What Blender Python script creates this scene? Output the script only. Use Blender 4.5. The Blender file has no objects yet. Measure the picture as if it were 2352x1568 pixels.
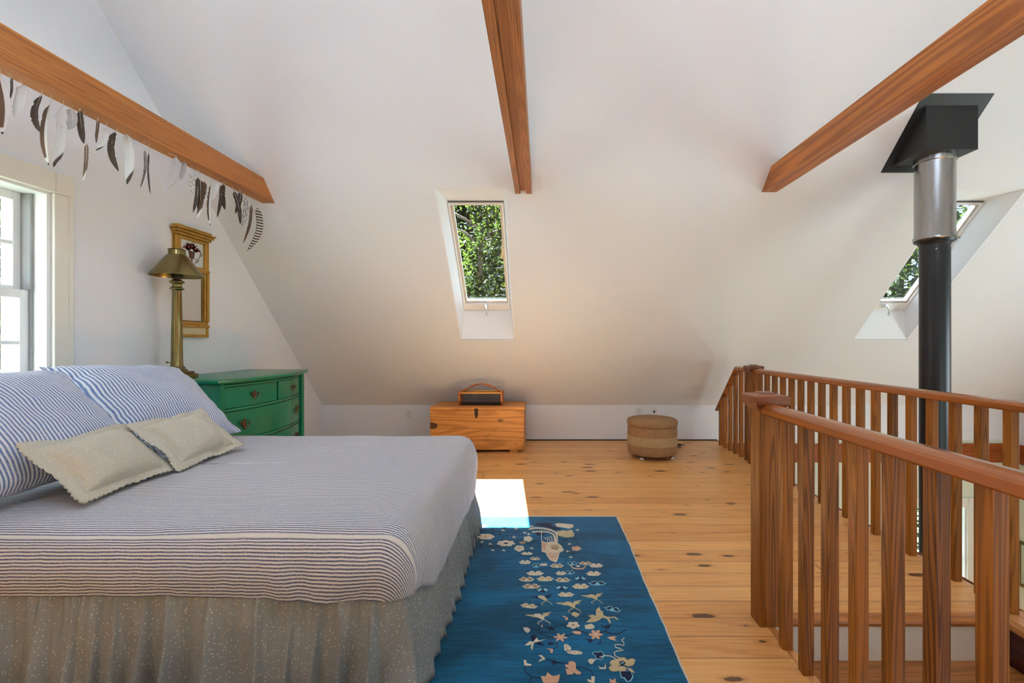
import bpy, bmesh, math, random
from mathutils import Vector, Matrix, noise
random.seed(7)
PI = math.pi
scene = bpy.context.scene
COL = scene.collection

# ------------------------------------------------------------------ camera
cam_d = bpy.data.cameras.new('camera')
cam = bpy.data.objects.new('camera', cam_d); COL.objects.link(cam)
cam.location = (0, 0, 1.2); cam.rotation_euler = (PI/2, 0, 0)
cam_d.sensor_width = 36; cam_d.lens = 16.0; cam_d.shift_x = -0.0285; cam_d.shift_y = 0.0004
cam_d.clip_start = 0.05; cam_d.clip_end = 300
scene.camera = cam

# ------------------------------------------------------------------ world, sun, window light, exposure
w = bpy.data.worlds.new('sky'); scene.world = w; w.use_nodes = True
wn = w.node_tree.nodes; wl = w.node_tree.links
sky = wn.new('ShaderNodeTexSky'); sky.sky_type = 'NISHITA'; sky.sun_disc = False
sky.sun_elevation = math.radians(60); sky.air_density = 1.0; sky.dust_density = 2.0
wl.new(sky.outputs[0], wn['Background'].inputs[0]); wn['Background'].inputs[1].default_value = 0.20
sun_d = bpy.data.lights.new('sun', 'SUN'); sun_d.energy = 220.0; sun_d.angle = math.radians(0.53); sun_d.color = (.68, .81, 1)
sun = bpy.data.objects.new('sun', sun_d); COL.objects.link(sun)
sun.rotation_euler = Vector((0.118, -0.43, -1)).to_track_quat('-Z', 'Y').to_euler()

def area(name, loc, direction, sx, sy, power, color=(1, 1, 1)):
    d = bpy.data.lights.new(name, 'AREA'); d.shape = 'RECTANGLE'; d.size = sx; d.size_y = sy
    d.energy = power; d.color = color
    o = bpy.data.objects.new(name, d); COL.objects.link(o); o.location = loc
    o.rotation_euler = Vector(direction).to_track_quat('-Z', 'Y').to_euler()
    return o
# window daylight; the right gable, roof and well lamps are unseen additions
area('daylight_lower_right', (5.80, 3.6, -1.5), (-1, 0, .25), 1.0, .9, 16, (.82, .90, 1))
area('fill_gable_right', (5.84, 1.95, .75), (-1, .35, 0), 1.5, 1.3, 62, (.78, .89, 1))
area('fill_roof_left', (-1.2, 1.0, 3.30), (0, .3, -1), 1.0, 1.1, 8, (.80, .88, 1))
area('fill_roof_right', (1.6, 1.0, 3.30), (0, .3, -1), 1.0, 1.1, 8, (.80, .88, 1))
area('daylight_gable_left', (-2.90, 1.88, 1.46), (1, .2, 0), .50, 1.0, 17, (.90, .97, 1))

area('fill_well_near', (3.7, -1.72, -.1), (-.15, 1, 0), 1.8, 1.0, 22, (.74, .86, 1))   # added behind the camera to brighten the low far slope
scene.view_settings.view_transform = 'Standard'; scene.view_settings.look = 'None'
scene.view_settings.exposure = -0.04; scene.view_settings.gamma = 1.0
scene.view_settings.use_curve_mapping = False
scene.cycles.max_bounces = 10; scene.cycles.diffuse_bounces = 6; scene.cycles.transparent_max_bounces = 12

# ------------------------------------------------------------------ helpers
def col(r, g, b): 
    f = lambda c: ((c/255+.055)/1.055)**2.4 if c > 10 else c/255/12.92
    return (f(r), f(g), f(b), 1)

class NT:
    def __init__(s, name):
        s.m = bpy.data.materials.new(name); s.m.use_nodes = True
        s.t = s.m.node_tree; s.b = s.t.nodes['Principled BSDF']
    def n(s, typ, **kw):
        nd = s.t.nodes.new(typ)
        for k, v in kw.items():
            if k.startswith('i_'):
                key = k[2:]; key = int(key) if key.isdigit() else key.replace('_', ' ')
                s.set(nd.inputs[key], v)
            else: setattr(nd, k, v)
        return nd
    def set(s, sock, v):
        if isinstance(v, bpy.types.NodeSocket): s.t.links.new(v, sock)
        else: sock.default_value = v
    def math(s, op, a, b=0.0, c=0.0, clamp=False):
        nd = s.n('ShaderNodeMath', operation=op, use_clamp=clamp)
        s.set(nd.inputs[0], a); s.set(nd.inputs[1], b); s.set(nd.inputs[2], c)
        return nd.outputs[0]
    def mix(s, f, a, b, blend='MIX'):
        nd = s.n('ShaderNodeMix', data_type='RGBA', blend_type=blend)
        s.set(nd.inputs[0], f); s.set(nd.inputs[6], a); s.set(nd.inputs[7], b)
        return nd.outputs[2]
    def smooth(s, v, lo, hi):
        nd = s.n('ShaderNodeMapRange', interpolation_type='SMOOTHSTEP', clamp=True)
        s.set(nd.inputs[0], v); s.set(nd.inputs[1], lo); s.set(nd.inputs[2], hi)
        return nd.outputs[0]
    def noise(s, vec, scale, detail=3, rough=.5, dist=0):
        nd = s.n('ShaderNodeTexNoise'); s.set(nd.inputs['Vector'], vec); nd.inputs['Scale'].default_value = scale
        nd.inputs['Detail'].default_value = detail; nd.inputs['Roughness'].default_value = rough; nd.inputs['Distortion'].default_value = dist
        return nd.outputs[0]
    def coord(s, kind='Object'): return s.n('ShaderNodeTexCoord').outputs[kind]
    def scale(s, vec, v):
        nd = s.n('ShaderNodeVectorMath', operation='MULTIPLY'); s.set(nd.inputs[0], vec); nd.inputs[1].default_value = v
        return nd.outputs[0]
    def add(s, a, b):
        nd = s.n('ShaderNodeVectorMath', operation='ADD'); s.set(nd.inputs[0], a); s.set(nd.inputs[1], b)
        return nd.outputs[0]
    def bump(s, h, strength=.3, dist=.01):
        nd = s.n('ShaderNodeBump'); s.set(nd.inputs['Height'], h)
        nd.inputs['Strength'].default_value = strength; nd.inputs['Distance'].default_value = dist
        s.t.links.new(nd.outputs[0], s.b.inputs['Normal'])
    def base(s, c=None, rough=.5, metal=0, spec=.5):
        if c is not None: s.set(s.b.inputs['Base Color'], c)
        s.set(s.b.inputs['Roughness'], rough); s.b.inputs['Metallic'].default_value = metal
        s.b.inputs['Specular IOR Level'].default_value = spec
        return s.m

def plain(name, c, rough=.5, metal=0, spec=.5, var=.06, vscale=3, bump=0, bscale=40):
    t = NT(name); p = t.coord()
    nz = t.noise(p, vscale, 3)
    dark = tuple(x*(1-var) for x in c[:3])+(1,); lite = tuple(min(1, x*(1+var)) for x in c[:3])+(1,)
    t.base(t.mix(nz, dark, lite), rough, metal, spec)
    if bump: t.bump(t.noise(p, bscale, 3), bump, .004)
    return t.m

def wood(name, light, dark, axis=2, scale=7.0, K=130.0, rough=.38, stretch=.07, rand=.35, knots=0, wear=0, spec=.4):
    t = NT(name)
    oi = t.n('ShaderNodeObjectInfo').outputs['Random']
    off = t.n('ShaderNodeCombineXYZ'); 
    for i, k in enumerate((17.0, 31.0, 23.0)): t.set(off.inputs[i], t.math('MULTIPLY', oi, k))
    p = t.add(t.coord(), off.outputs[0])
    sc = [1, 1, 1]; sc[axis] = stretch
    ps = t.scale(p, sc)
    n1 = t.noise(ps, scale, 2, .45)
    rings = t.math('SINE', t.math('MULTIPLY', n1, K))
    rings = t.smooth(rings, -.6, 1.0)
    sc2 = [1, 1, 1]; sc2[axis] = stretch*.5
    fine = t.noise(t.scale(p, sc2), 140, 4, .6)
    f = t.math('ADD', t.math('MULTIPLY', rings, .5), t.math('MULTIPLY', fine, .5))
    big = t.noise(p, 2.0, 2)
    f = t.math('ADD', f, t.math('MULTIPLY', t.math('SUBTRACT', big, .5), .5))
    f = t.math('ADD', f, t.math('MULTIPLY', t.math('SUBTRACT', oi, .5), rand), clamp=True)
    c = t.mix(f, light, dark)
    if knots:
        vs = [5, 5, 5]; vs[axis] = 2.6
        v = t.n('ShaderNodeTexVoronoi'); t.set(v.inputs['Vector'], t.scale(p, vs)); v.inputs['Scale'].default_value = knots
        sp = t.n('ShaderNodeSeparateColor'); t.set(sp.inputs[0], v.outputs['Color'])
        rad = t.math('MULTIPLY', t.math('SUBTRACT', sp.outputs[0], .62, clamp=True), .55)
        d = t.math('SUBTRACT', v.outputs['Distance'], rad)
        c = t.mix(t.math('SUBTRACT', 1.0, t.smooth(d, -.02, .03)), c, tuple(x*.28 for x in dark[:3])+(1,))
    if wear:
        c = t.mix(t.math('MULTIPLY', t.smooth(t.noise(p, 9, 6, .75), .58, .72), wear), c, tuple(x*.45 for x in dark[:3])+(1,))
    t.base(c, t.math('ADD', rough-.06, t.math('MULTIPLY', fine, .12)), 0, spec)
    t.bump(f, .12, .002)
    return t.m

def finish(me, mats, smooth=False):
    for m in (mats if isinstance(mats, (list, tuple)) else [mats]): me.materials.append(m)
    if smooth:
        for p in me.polygons: p.use_smooth = True
    me.update()

class MB:
    """collects shapes; build() links them as one mesh object"""
    def __init__(s): s.v = []; s.f = []; s.mi = []; s.cur = 0
    def add(s, vs, fs):
        k = len(s.v); s.v += [tuple(v) for v in vs]
        for f in fs: s.f.append([k+i for i in f]); s.mi.append(s.cur)
    def box(s, a, b, M=None):
        (x0, y0, z0), (x1, y1, z1) = a, b
        x0, x1 = min(x0, x1), max(x0, x1); y0, y1 = min(y0, y1), max(y0, y1); z0, z1 = min(z0, z1), max(z0, z1)
        vs = [Vector(p) for p in ((x0,y0,z0),(x1,y0,z0),(x1,y1,z0),(x0,y1,z0),(x0,y0,z1),(x1,y0,z1),(x1,y1,z1),(x0,y1,z1))]
        if M: vs = [M @ v for v in vs]
        s.add(vs, [(0,3,2,1),(4,5,6,7),(0,1,5,4),(1,2,6,5),(2,3,7,6),(3,0,4,7)]); return s
    def bbox(s, a, b, r=.004):
        """box with chamfered edges"""
        bm = bmesh.new(); bmesh.ops.create_cube(bm, size=1)
        for v in bm.verts: v.co = Vector([a[i] + (v.co[i]+.5)*(b[i]-a[i]) for i in range(3)])
        bmesh.ops.bevel(bm, geom=bm.edges[:], offset=r, segments=2, profile=.5, affect='EDGES')
        bmesh.ops.recalc_face_normals(bm, faces=bm.faces[:])
        s.add([v.co.copy() for v in bm.verts], [[v.index for v in f.verts] for f in bm.faces]); bm.free(); return s
    def prism(s, pts, d):
        """extrude polygon (3D points) by vector d"""
        d = Vector(d); n = len(pts); pts = [Vector(p) for p in pts]
        nrm = Vector((0, 0, 0))
        for i in range(n): nrm += pts[i].cross(pts[(i+1) % n])
        if nrm.dot(d) > 0: pts = pts[::-1]
        vs = pts + [p+d for p in pts]
        s.add(vs, [list(range(n)), list(range(2*n-1, n-1, -1))] + [[i, n+i, n+(i+1) % n, (i+1) % n][::1] for i in range(n)]); return s
    def tube(s, pts, r, seg=8, caps=True):
        pts = [Vector(p) for p in pts]; n = len(pts); rings = []
        rr = r if isinstance(r, (list, tuple)) else [r]*n
        up = Vector((0, 0, 1))
        for i, p in enumerate(pts):
            t = (pts[min(i+1, n-1)] - pts[max(i-1, 0)]).normalized()
            a = t.cross(up)
            if a.length < .05: a = t.cross(Vector((1, 0, 0)))
            a.normalize(); b = t.cross(a)
            rings.append([p + (a*math.cos(2*PI*k/seg) + b*math.sin(2*PI*k/seg))*rr[i] for k in range(seg)])
        vs = [v for rg in rings for v in rg]; fs = []
        for i in range(n-1):
            for k in range(seg):
                k2 = (k+1) % seg; fs.append((i*seg+k, i*seg+k2, (i+1)*seg+k2, (i+1)*seg+k))
        if caps: fs += [list(range(seg))[::-1], [(n-1)*seg+k for k in range(seg)]]
        s.add(vs, fs); return s
    def lathe(s, prof, c=(0, 0, 0), seg=32, caps=True, M=None):
        vs = []; fs = []; n = len(prof)
        for r, z in prof:
            for k in range(seg):
                v = Vector((c[0]+r*math.cos(2*PI*k/seg), c[1]+r*math.sin(2*PI*k/seg), c[2]+z))
                vs.append(M @ v if M else v)
        for i in range(n-1):
            for k in range(seg):
                k2 = (k+1) % seg; fs.append((i*seg+k, i*seg+k2, (i+1)*seg+k2, (i+1)*seg+k))
        if caps: fs += [list(range(seg))[::-1], [(n-1)*seg+k for k in range(seg)]]
        s.add(vs, fs); return s
    def build(s, name, mat, parent=None, smooth=False, loc=None, fix=False):
        me = bpy.data.meshes.new(name); me.from_pydata(s.v, [], s.f)
        finish(me, mat, smooth)
        if isinstance(mat, (list, tuple)):
            for p, i in zip(me.polygons, s.mi): p.material_index = i
        if fix:
            bm = bmesh.new(); bm.from_mesh(me); bmesh.ops.recalc_face_normals(bm, faces=bm.faces[:]); bm.to_mesh(me); bm.free()
        o = bpy.data.objects.new(name, me); COL.objects.link(o)
        if loc: o.location = loc
        if parent: o.parent = parent
        return o

def smooth_angle(o, deg=35):
    me = o.data
    for p in me.polygons: p.use_smooth = True
    try: me.set_sharp_from_angle(angle=math.radians(deg))
    except Exception: pass
    return o

def tag(o, label=None, cat=None, group=None, kind=None):
    if label: o['label'] = label
    if cat: o['category'] = cat
    if group: o['group'] = group
    if kind: o['kind'] = kind
    return o
def thing(name, label, cat, loc=(0, 0, 0), rz=0, group=None):
    o = bpy.data.objects.new(name, None); COL.objects.link(o); o.location = loc; o.rotation_euler = (0, 0, rz)
    o.empty_display_size = .1
    return tag(o, label, cat, group)
def struct(o, label=None): return tag(o, label, None, None, 'structure')

# ------------------------------------------------------------------ materials
M = {}
M['wall'] = plain('wall_paint', (.775, .80, .825, 1), .9, var=.012, vscale=1.5, spec=.15)
M['wall_low'] = plain('lower_wall_paint', (.70, .75, .62, 1), .9, var=.02, spec=.15)
M['reveal'] = plain('white_reveal_paint', (.85, .87, .90, 1), .7, var=.01, spec=.2)
M['trimpaint'] = plain('ivory_trim_paint', (.78, .77, .68, 1), .45, var=.02)
M['whitepaint'] = plain('white_sash_paint', (.85, .86, .85, 1), .4, var=.02)
M['beam'] = wood('beam_wood', col(172, 108, 46), col(106, 60, 20), 1, 12, 300, .5, .010, .1)
M['rail'] = wood('rail_wood', col(164, 96, 44), col(128, 68, 26), 1, 5, 60, .20, .03, .1, spec=.55)
M['post'] = wood('post_wood', col(160, 98, 34), col(86, 45, 10), 2, 12, 170, .42, .028, .5, spec=.22)
M['cap'] = wood('cap_wood', col(136, 76, 42), col(84, 44, 22), 0, 9, 150, .36, .04, .35)
M['trimwood'] = wood('band_wood', col(164, 86, 34), col(112, 52, 16), 0, 7, 120, .4, .06, .2)
M['darkwood'] = wood('stringer_wood', col(84, 38, 20), col(52, 18, 10), 1, 7, 100, .4, .06, .2)
M['trunk'] = wood('trunk_pine', col(212, 142, 68), col(160, 96, 38), 0, 4, 60, .45, .12, .25, knots=1.0, wear=.5)
M['basketwood'] = wood('basket_wood', col(190, 104, 36), col(140, 66, 18), 0, 8, 80, .4, .1, .2)
M['brass'] = plain('aged_brass', (.21, .165, .065, 1), .27, 1, var=.35, vscale=9)
M['brass_dark'] = plain('dark_brass', (.15, .115, .05, 1), .36, 1, var=.3, vscale=12)
M['gilt'] = plain('gilded_wood', (.42, .24, .045, 1), .36, .75, var=.3, vscale=14)
M['gilt_dark'] = plain('worn_gilding', (.22, .13, .035, 1), .45, .5, var=.4, vscale=20)
M['green'] = plain('green_enamel', (.0, .145, .068, 1), .25, var=.10, vscale=4)
M['iron'] = plain('dark_iron', (.035, .028, .022, 1), .5, .7, var=.3)
M['pull'] = plain('bronze_pull', (.13, .085, .045, 1), .42, .85, var=.4, vscale=30)
M['black'] = plain('black_steel', (.012, .014, .018, 1), .38, .2, var=.2)
M['boxblack'] = plain('black_sheet_metal', (.016, .016, .017, 1), .5, .2, var=.2)
M['motif_red'] = plain('motif_red', (.25, .025, .02, 1), .6)
M['chrome'] = plain('chrome', (.75, .75, .76, 1), .12, 1, var=.05)
M['plastic'] = plain('outlet_plastic', (.72, .72, .70, 1), .4, var=.02)
M['outletslot'] = plain('outlet_slot', (.03, .03, .03, 1), .5)
M['cable'] = plain('black_cable', (.015, .015, .018, 1), .5)
M['thread'] = plain('white_thread', (.7, .7, .68, 1), .8)
M['quill'] = plain('feather_quill', (.62, .58, .5, 1), .6)
M['bark'] = plain('tree_bark', (.10, .07, .045, 1), .9, var=.3, vscale=8, bump=.4)
M['grass'] = plain('lawn', (.03, .045, .012, 1), .95, var=.3, vscale=.8)
M['roofing'] = plain('roof_shingle', (.12, .12, .12, 1), .9, var=.2)
M['fringe'] = plain('rug_fringe', (.62, .56, .48, 1), .9, var=.1)
M['screen'] = plain('aluminium_track', (.34, .34, .34, 1), .4, .6, var=.2)

# galvanised pipe
t = NT('galvanised_steel'); p = t.coord()
nz = t.noise(t.scale(p, (1, 1, .15)), 9, 3, .5)
t.base(t.mix(nz, (.20, .20, .20, 1), (.55, .54, .52, 1)), t.math('ADD', .16, t.math('MULTIPLY', nz, .22)), 1); M['galv'] = t.m

# mirror glass
t = NT('mirror_glass'); t.base((.78, .78, .76, 1), .03, 1); M['mirror'] = t.m
# window glass
t = NT('window_glass'); nt = t.t
tr = t.n('ShaderNodeBsdfTransparent'); gl = t.n('ShaderNodeBsdfGlossy'); gl.inputs['Roughness'].default_value = .02
fr = t.n('ShaderNodeLayerWeight'); frv = t.math('ADD', .04, t.math('MULTIPLY', t.math('POWER', fr.outputs['Facing'], 5.0), .8))
mx = t.n('ShaderNodeMixShader'); nt.links.new(frv, mx.inputs[0]); nt.links.new(tr.outputs[0], mx.inputs[1]); nt.links.new(gl.outputs[0], mx.inputs[2])
nt.links.new(mx.outputs[0], nt.nodes['Material Output'].inputs[0]); tr.inputs[0].default_value = (.95, .97, .96, 1); M['glass'] = t.m
# leaves
def leafmat(name, c1, c2):
    t = NT(name); nt = t.t
    g = t.n('ShaderNodeNewGeometry').outputs['Random Per Island']
    c = t.mix(g, c1, c2)
    d = t.n('ShaderNodeBsdfDiffuse'); t.set(d.inputs[0], c)
    tl = t.n('ShaderNodeBsdfTranslucent'); t.set(tl.inputs[0], t.mix(.12, c, (.35, .5, .05, 1)))
    gs = t.n('ShaderNodeBsdfGlossy'); gs.inputs['Roughness'].default_value = .35
    m1 = t.n('ShaderNodeMixShader'); m1.inputs[0].default_value = .35
    nt.links.new(d.outputs[0], m1.inputs[1]); nt.links.new(tl.outputs[0], m1.inputs[2])
    m2 = t.n('ShaderNodeMixShader'); m2.inputs[0].default_value = .05
    nt.links.new(m1.outputs[0], m2.inputs[1]); nt.links.new(gs.outputs[0], m2.inputs[2])
    nt.links.new(m2.outputs[0], nt.nodes['Material Output'].inputs[0]); return t.m
M['leaf'] = leafmat('leaf_green', (.004, .008, .001, 1), (.026, .034, .004, 1))
M['leaf_dark'] = leafmat('leaf_dark_green', (.01, .016, .008, 1), (.03, .035, .015, 1))

# plank floor, boards run along X
def floormat():
    t = NT('pine_floorboards'); p = t.coord()
    s = t.n('ShaderNodeSeparateXYZ'); t.set(s.inputs[0], p)
    X, Y = s.outputs[0], s.outputs[1]
    q = t.math('MULTIPLY', t.math('ADD', Y, 50*.127-1.981), 1/.127)
    idx = t.math('FLOOR', q); fr = t.math('SUBTRACT', q, idx)
    wn_ = t.n('ShaderNodeTexWhiteNoise', noise_dimensions='1D'); t.set(wn_.inputs['W'], idx)
    rnd = wn_.outputs[0]
    xs = t.math('MULTIPLY', t.math('ADD', X, t.math('MULTIPLY', rnd, 9.0)), 1/5.2)
    xi = t.math('FLOOR', xs); xf = t.math('SUBTRACT', xs, xi)
    wn2 = t.n('ShaderNodeTexWhiteNoise', noise_dimensions='2D')
    cb = t.n('ShaderNodeCombineXYZ'); t.set(cb.inputs[0], idx); t.set(cb.inputs[1], xi); t.set(wn2.inputs['Vector'], cb.outputs[0])
    r2 = wn2.outputs[0]
    cv = t.n('ShaderNodeCombineXYZ'); t.set(cv.inputs[0], t.math('ADD', X, t.math('MULTIPLY', r2, 40))); t.set(cv.inputs[1], Y); t.set(cv.inputs[2], t.math('MULTIPLY', r2, 13))
    P = cv.outputs[0]
    n1 = t.noise(t.scale(P, (.05, 1, 1)), 9, 2, .45)
    rings = t.smooth(t.math('SINE', t.math('MULTIPLY', n1, 90)), -.5, 1)
    fine = t.noise(t.scale(P, (.03, 1, 1)), 160, 3, .6)
    f = t.math('ADD', t.math('MULTIPLY', rings, .26), t.math('MULTIPLY', fine, .42))
    f = t.math('ADD', f, t.math('MULTIPLY', t.math('SUBTRACT', r2, .5), .45))
    f = t.math('ADD', f, t.math('MULTIPLY', t.math('SUBTRACT', t.noise(P, 1.6, 2), .5), .5), clamp=True)
    c = t.mix(f, col(230, 174, 106), col(188, 122, 58))
    # knots
    v = t.n('ShaderNodeTexVoronoi', voronoi_dimensions='2D'); t.set(v.inputs['Vector'], t.scale(P, (3.0, 8.5, 0))); v.inputs['Scale'].default_value = 1.0
    sp = t.n('ShaderNodeSeparateColor'); t.set(sp.inputs[0], v.outputs['Color'])
    rad = t.math('ADD', t.math('MULTIPLY', t.math('MULTIPLY', t.math('SUBTRACT', sp.outputs[1], .0, clamp=True), t.math('ADD', .12, t.math('MULTIPLY', sp.outputs[1], .55))), .24), t.math('MULTIPLY', t.math('SUBTRACT', t.noise(P, 60, 2), .5), .06))
    d = t.math('SUBTRACT', v.outputs['Distance'], rad)
    on = t.math('GREATER_THAN', sp.outputs[0], .45)
    halo = t.math('MULTIPLY', t.math('SUBTRACT', 1.0, t.smooth(d, 0, .14)), on)
    core = t.math('MULTIPLY', t.math('SUBTRACT', 1.0, t.smooth(d, -.015, .02)), on)
    c = t.mix(t.math('MULTIPLY', halo, .35), c, col(150, 84, 34))
    c = t.mix(t.math('MULTIPLY', core, .85), c, col(62, 36, 22))
    # gaps
    g = t.math('MINIMUM', fr, t.math('SUBTRACT', 1.0, fr))
    gap = t.math('SUBTRACT', 1.0, t.smooth(g, .006, .022))
    g2 = t.math('MINIMUM', xf, t.math('SUBTRACT', 1.0, xf))
    gap2 = t.math('SUBTRACT', 1.0, t.smooth(g2, .0003, .0009))
    gp = t.math('MAXIMUM', gap, gap2)
    c = t.mix(t.math('MULTIPLY', gp, .75), c, col(70, 36, 14))
    t.base(c, t.math('ADD', .27, t.math('MULTIPLY', fine, .14)), 0, .45)
    t.bump(t.math('SUBTRACT', t.math('MULTIPLY', f, .08), gp), .25, .003)
    return t.m
M['floor'] = floormat()

def wickermat(name, c1, c2, vs=70):
    t = NT(name); p = t.coord('UV')
    s = t.n('ShaderNodeSeparateXYZ'); t.set(s.inputs[0], p)
    row = t.math('MULTIPLY', s.outputs[1], 1.0); ci = t.math('FLOOR', row)
    sh = t.math('MULTIPLY', t.math('MODULO', ci, 2.0), PI)
    a = t.math('SINE', t.math('ADD', t.math('MULTIPLY', s.outputs[0], PI), sh))
    b = t.math('ABSOLUTE', t.math('SINE', t.math('MULTIPLY', row, PI)))
    h = t.math('MULTIPLY', t.math('ADD', t.math('MULTIPLY', a, .5), .5), b)
    nz = t.noise(t.coord(), 30, 3)
    c = t.mix(t.math('ADD', t.math('MULTIPLY', h, .7), t.math('MULTIPLY', nz, .3)), c2, c1)
    t.base(c, .7, 0, .3); t.bump(h, .8, .006); return t.m
M['wicker'] = wickermat('wicker_honey', col(214, 172, 124), col(128, 88, 54))
M['wicker_light'] = wickermat('wicker_straw', col(236, 212, 168), col(150, 112, 70))

def stripemat(name, freq, blue, white, duty=.1, band=None, pucker=220):
    """stripes run along UV x; UV in metres"""
    t = NT(name); uv = t.coord('UV')
    s = t.n('ShaderNodeSeparateXYZ'); t.set(s.inputs[0], uv)
    U, V = s.outputs[0], s.outputs[1]
    wob = t.math('MULTIPLY', t.math('SUBTRACT', t.noise(uv, 14, 2), .5), .006)
    vv = t.math('ADD', V, wob)
    st = t.math('SINE', t.math('MULTIPLY', vv, 2*PI*freq))
    f = t.smooth(st, duty-.35, duty+.35)
    pk = t.noise(t.scale(uv, (pucker, freq*1.0, 1)), 1.0, 2, .6)
    wv = t.math('SINE', t.math('MULTIPLY', U, pucker*1.7))
    f2 = t.math('MULTIPLY', f, t.math('SUBTRACT', 1.0, t.math('MULTIPLY', t.smooth(pk, .45, .8), .35)))
    c = t.mix(f2, white, blue)
    hgt = t.math('ADD', t.math('MULTIPLY', pk, .8), t.math('MULTIPLY', wv, .12))
    if band:
        bm_ = t.math('MULTIPLY', t.math('GREATER_THAN', V, band[0]), t.math('LESS_THAN', V, band[1]))
        c = t.mix(bm_, c, band[2])
        ed = t.math('ABSOLUTE', t.math('SUBTRACT', t.math('ABSOLUTE', t.math('SUBTRACT', V, (band[0]+band[1])/2)), (band[1]-band[0])/2))
        c = t.mix(t.math('MULTIPLY', t.math('LESS_THAN', ed, .0014), .6), c, (.12, .13, .18, 1))
        hgt = t.math('MULTIPLY', hgt, t.math('SUBTRACT', 1.0, bm_))
    t.base(c, .9, 0, .1); t.b.inputs['Sheen Weight'].default_value = .15
    t.bump(hgt, .35, .004); return t.m
M['coverlet'] = stripemat('seersucker_coverlet', 90, (.085, .105, .19, 1), (.78, .77, .76, 1), .12, band=(-.026, -.003, (.74, .72, .68, 1)))
M['pillowcase'] = stripemat('seersucker_pillowcase', 72, (.13, .19, .36, 1), (.74, .76, .80, 1), .0)

def dotmat(name, basec, dot, scale=90, size=.2, rough=.85, kind='Object', sheen=0):
    t = NT(name); p = t.coord(kind)
    v = t.n('ShaderNodeTexVoronoi'); t.set(v.inputs['Vector'], p); v.inputs['Scale'].default_value = scale
    on = t.math('SUBTRACT', 1.0, t.smooth(v.outputs['Distance'], size, size+.08))
    sp = t.n('ShaderNodeSeparateColor'); t.set(sp.inputs[0], v.outputs['Color'])
    on = t.math('MULTIPLY', on, t.math('GREATER_THAN', sp.outputs[0], .35))
    nz = t.noise(p, 5, 3)
    b2 = tuple(x*.9 for x in basec[:3])+(1,)
    t.base(t.mix(t.math('MULTIPLY', on, .75), t.mix(nz, b2, basec), dot), rough, 0, .25)
    t.b.inputs['Sheen Weight'].default_value = sheen
    return t.m
M['skirt'] = dotmat('dotted_chintz', (.27, .285, .275, 1), (.72, .73, .70, 1), 115, .19, .5)
M['cushion'] = dotmat('beige_dotted_cotton', (.55, .52, .42, 1), (.84, .84, .78, 1), 120, .16, .8)

def rugmat(name, c, var=.35):
    t = NT(name); p = t.coord()
    n1 = t.noise(t.scale(p, (1, 9, 1)), 6, 5, .75)
    n2 = t.noise(p, 260, 2)
    dk = tuple(x*(1-var) for x in c[:3])+(1,); lt = tuple(min(1, x*(1+var)) for x in c[:3])+(1,)
    n3 = t.noise(t.scale(p, (1, 2, 1)), 2.2, 3)
    f = t.math('ADD', t.math('MULTIPLY', n1, .5), t.math('MULTIPLY', n3, .5))
    cc = t.mix(t.smooth(f, .36, .64), dk, lt)
    cc = t.mix(t.math('MULTIPLY', n2, .3), cc, dk)
    t.base(cc, .9, 0, .1); t.b.inputs['Sheen Weight'].default_value = .25; t.b.inputs['Sheen Roughness'].default_value = .4
    t.bump(n2, .5, .003); return t.m
RUGC = [('rug_blue', (.004, .092, .195, 1)), ('rug_navy', (.006, .012, .045, 1)), ('rug_cream', (.62, .54, .41, 1)), ('rug_tan', (.33, .23, .13, 1)),
        ('rug_sky', (.20, .50, .62, 1)), ('rug_pink', (.58, .34, .22, 1)), ('rug_gold', (.52, .42, .24, 1))]
RUGM = [rugmat(n, c, .5 if i < 2 else .15) for i, (n, c) in enumerate(RUGC)]

def feathermat(name, a, b=None, mode=None):
    t = NT(name); uv = t.coord('UV'); s = t.n('ShaderNodeSeparateXYZ'); t.set(s.inputs[0], uv)
    U, V = s.outputs[0], s.outputs[1]     # U -1..1 across, V 0..1 along
    barb = t.noise(t.add(t.scale(uv, (1.5, 60, 1)), (0, 0, 0)), 1.5, 3)
    c = a
    if mode == 'bars':
        f = t.smooth(t.math('SINE', t.math('ADD', t.math('MULTIPLY', V, 105.0), t.math('MULTIPLY', t.math('ABSOLUTE', U), 2.2))), -.15, .15); c = t.mix(f, a, b)
    elif mode == 'half':
        f = t.smooth(U, -.15, .05); c = t.mix(f, a, b)
        c = t.mix(t.smooth(V, .86, .9), c, (.75, .73, .68, 1)); c = t.mix(t.smooth(V, .94, .97), c, (.05, .035, .025, 1))
    elif mode == 'tip':
        c = t.mix(t.smooth(t.math('ADD', V, t.math('MULTIPLY', U, .12)), .80, .86), a, b)
    elif mode == 'spots':
        c = t.mix(t.smooth(t.noise(t.scale(uv, (1.2, 7, 1)), 2.2, 3), .5, .56), a, b)
    c = t.mix(t.math('MULTIPLY', barb, .35), c, (.03, .025, .02, 1))
    t.base(c, .75, 0, .2); return t.m
DK = (.055, .036, .026, 1); BR = (.12, .07, .04, 1); WH = (.72, .70, .66, 1); GR = (.42, .39, .37, 1)
FM = {'dark': feathermat('feather_dark', DK), 'brown': feathermat('feather_brown', BR), 'white': feathermat('feather_white', WH), 'grey': feathermat('feather_grey', GR),
      'half': feathermat('feather_half', BR, WH, 'half'), 'pale_tip': feathermat('feather_pale_tip', (.62, .60, .57, 1), DK, 'tip'),
      'brown_tip': feathermat('feather_brown_tip', BR, WH, 'tip'), 'spots': feathermat('feather_spots', WH, BR, 'spots'), 'bars': feathermat('feather_bars', DK, (.7, .62, .5, 1), 'bars')}

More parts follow.
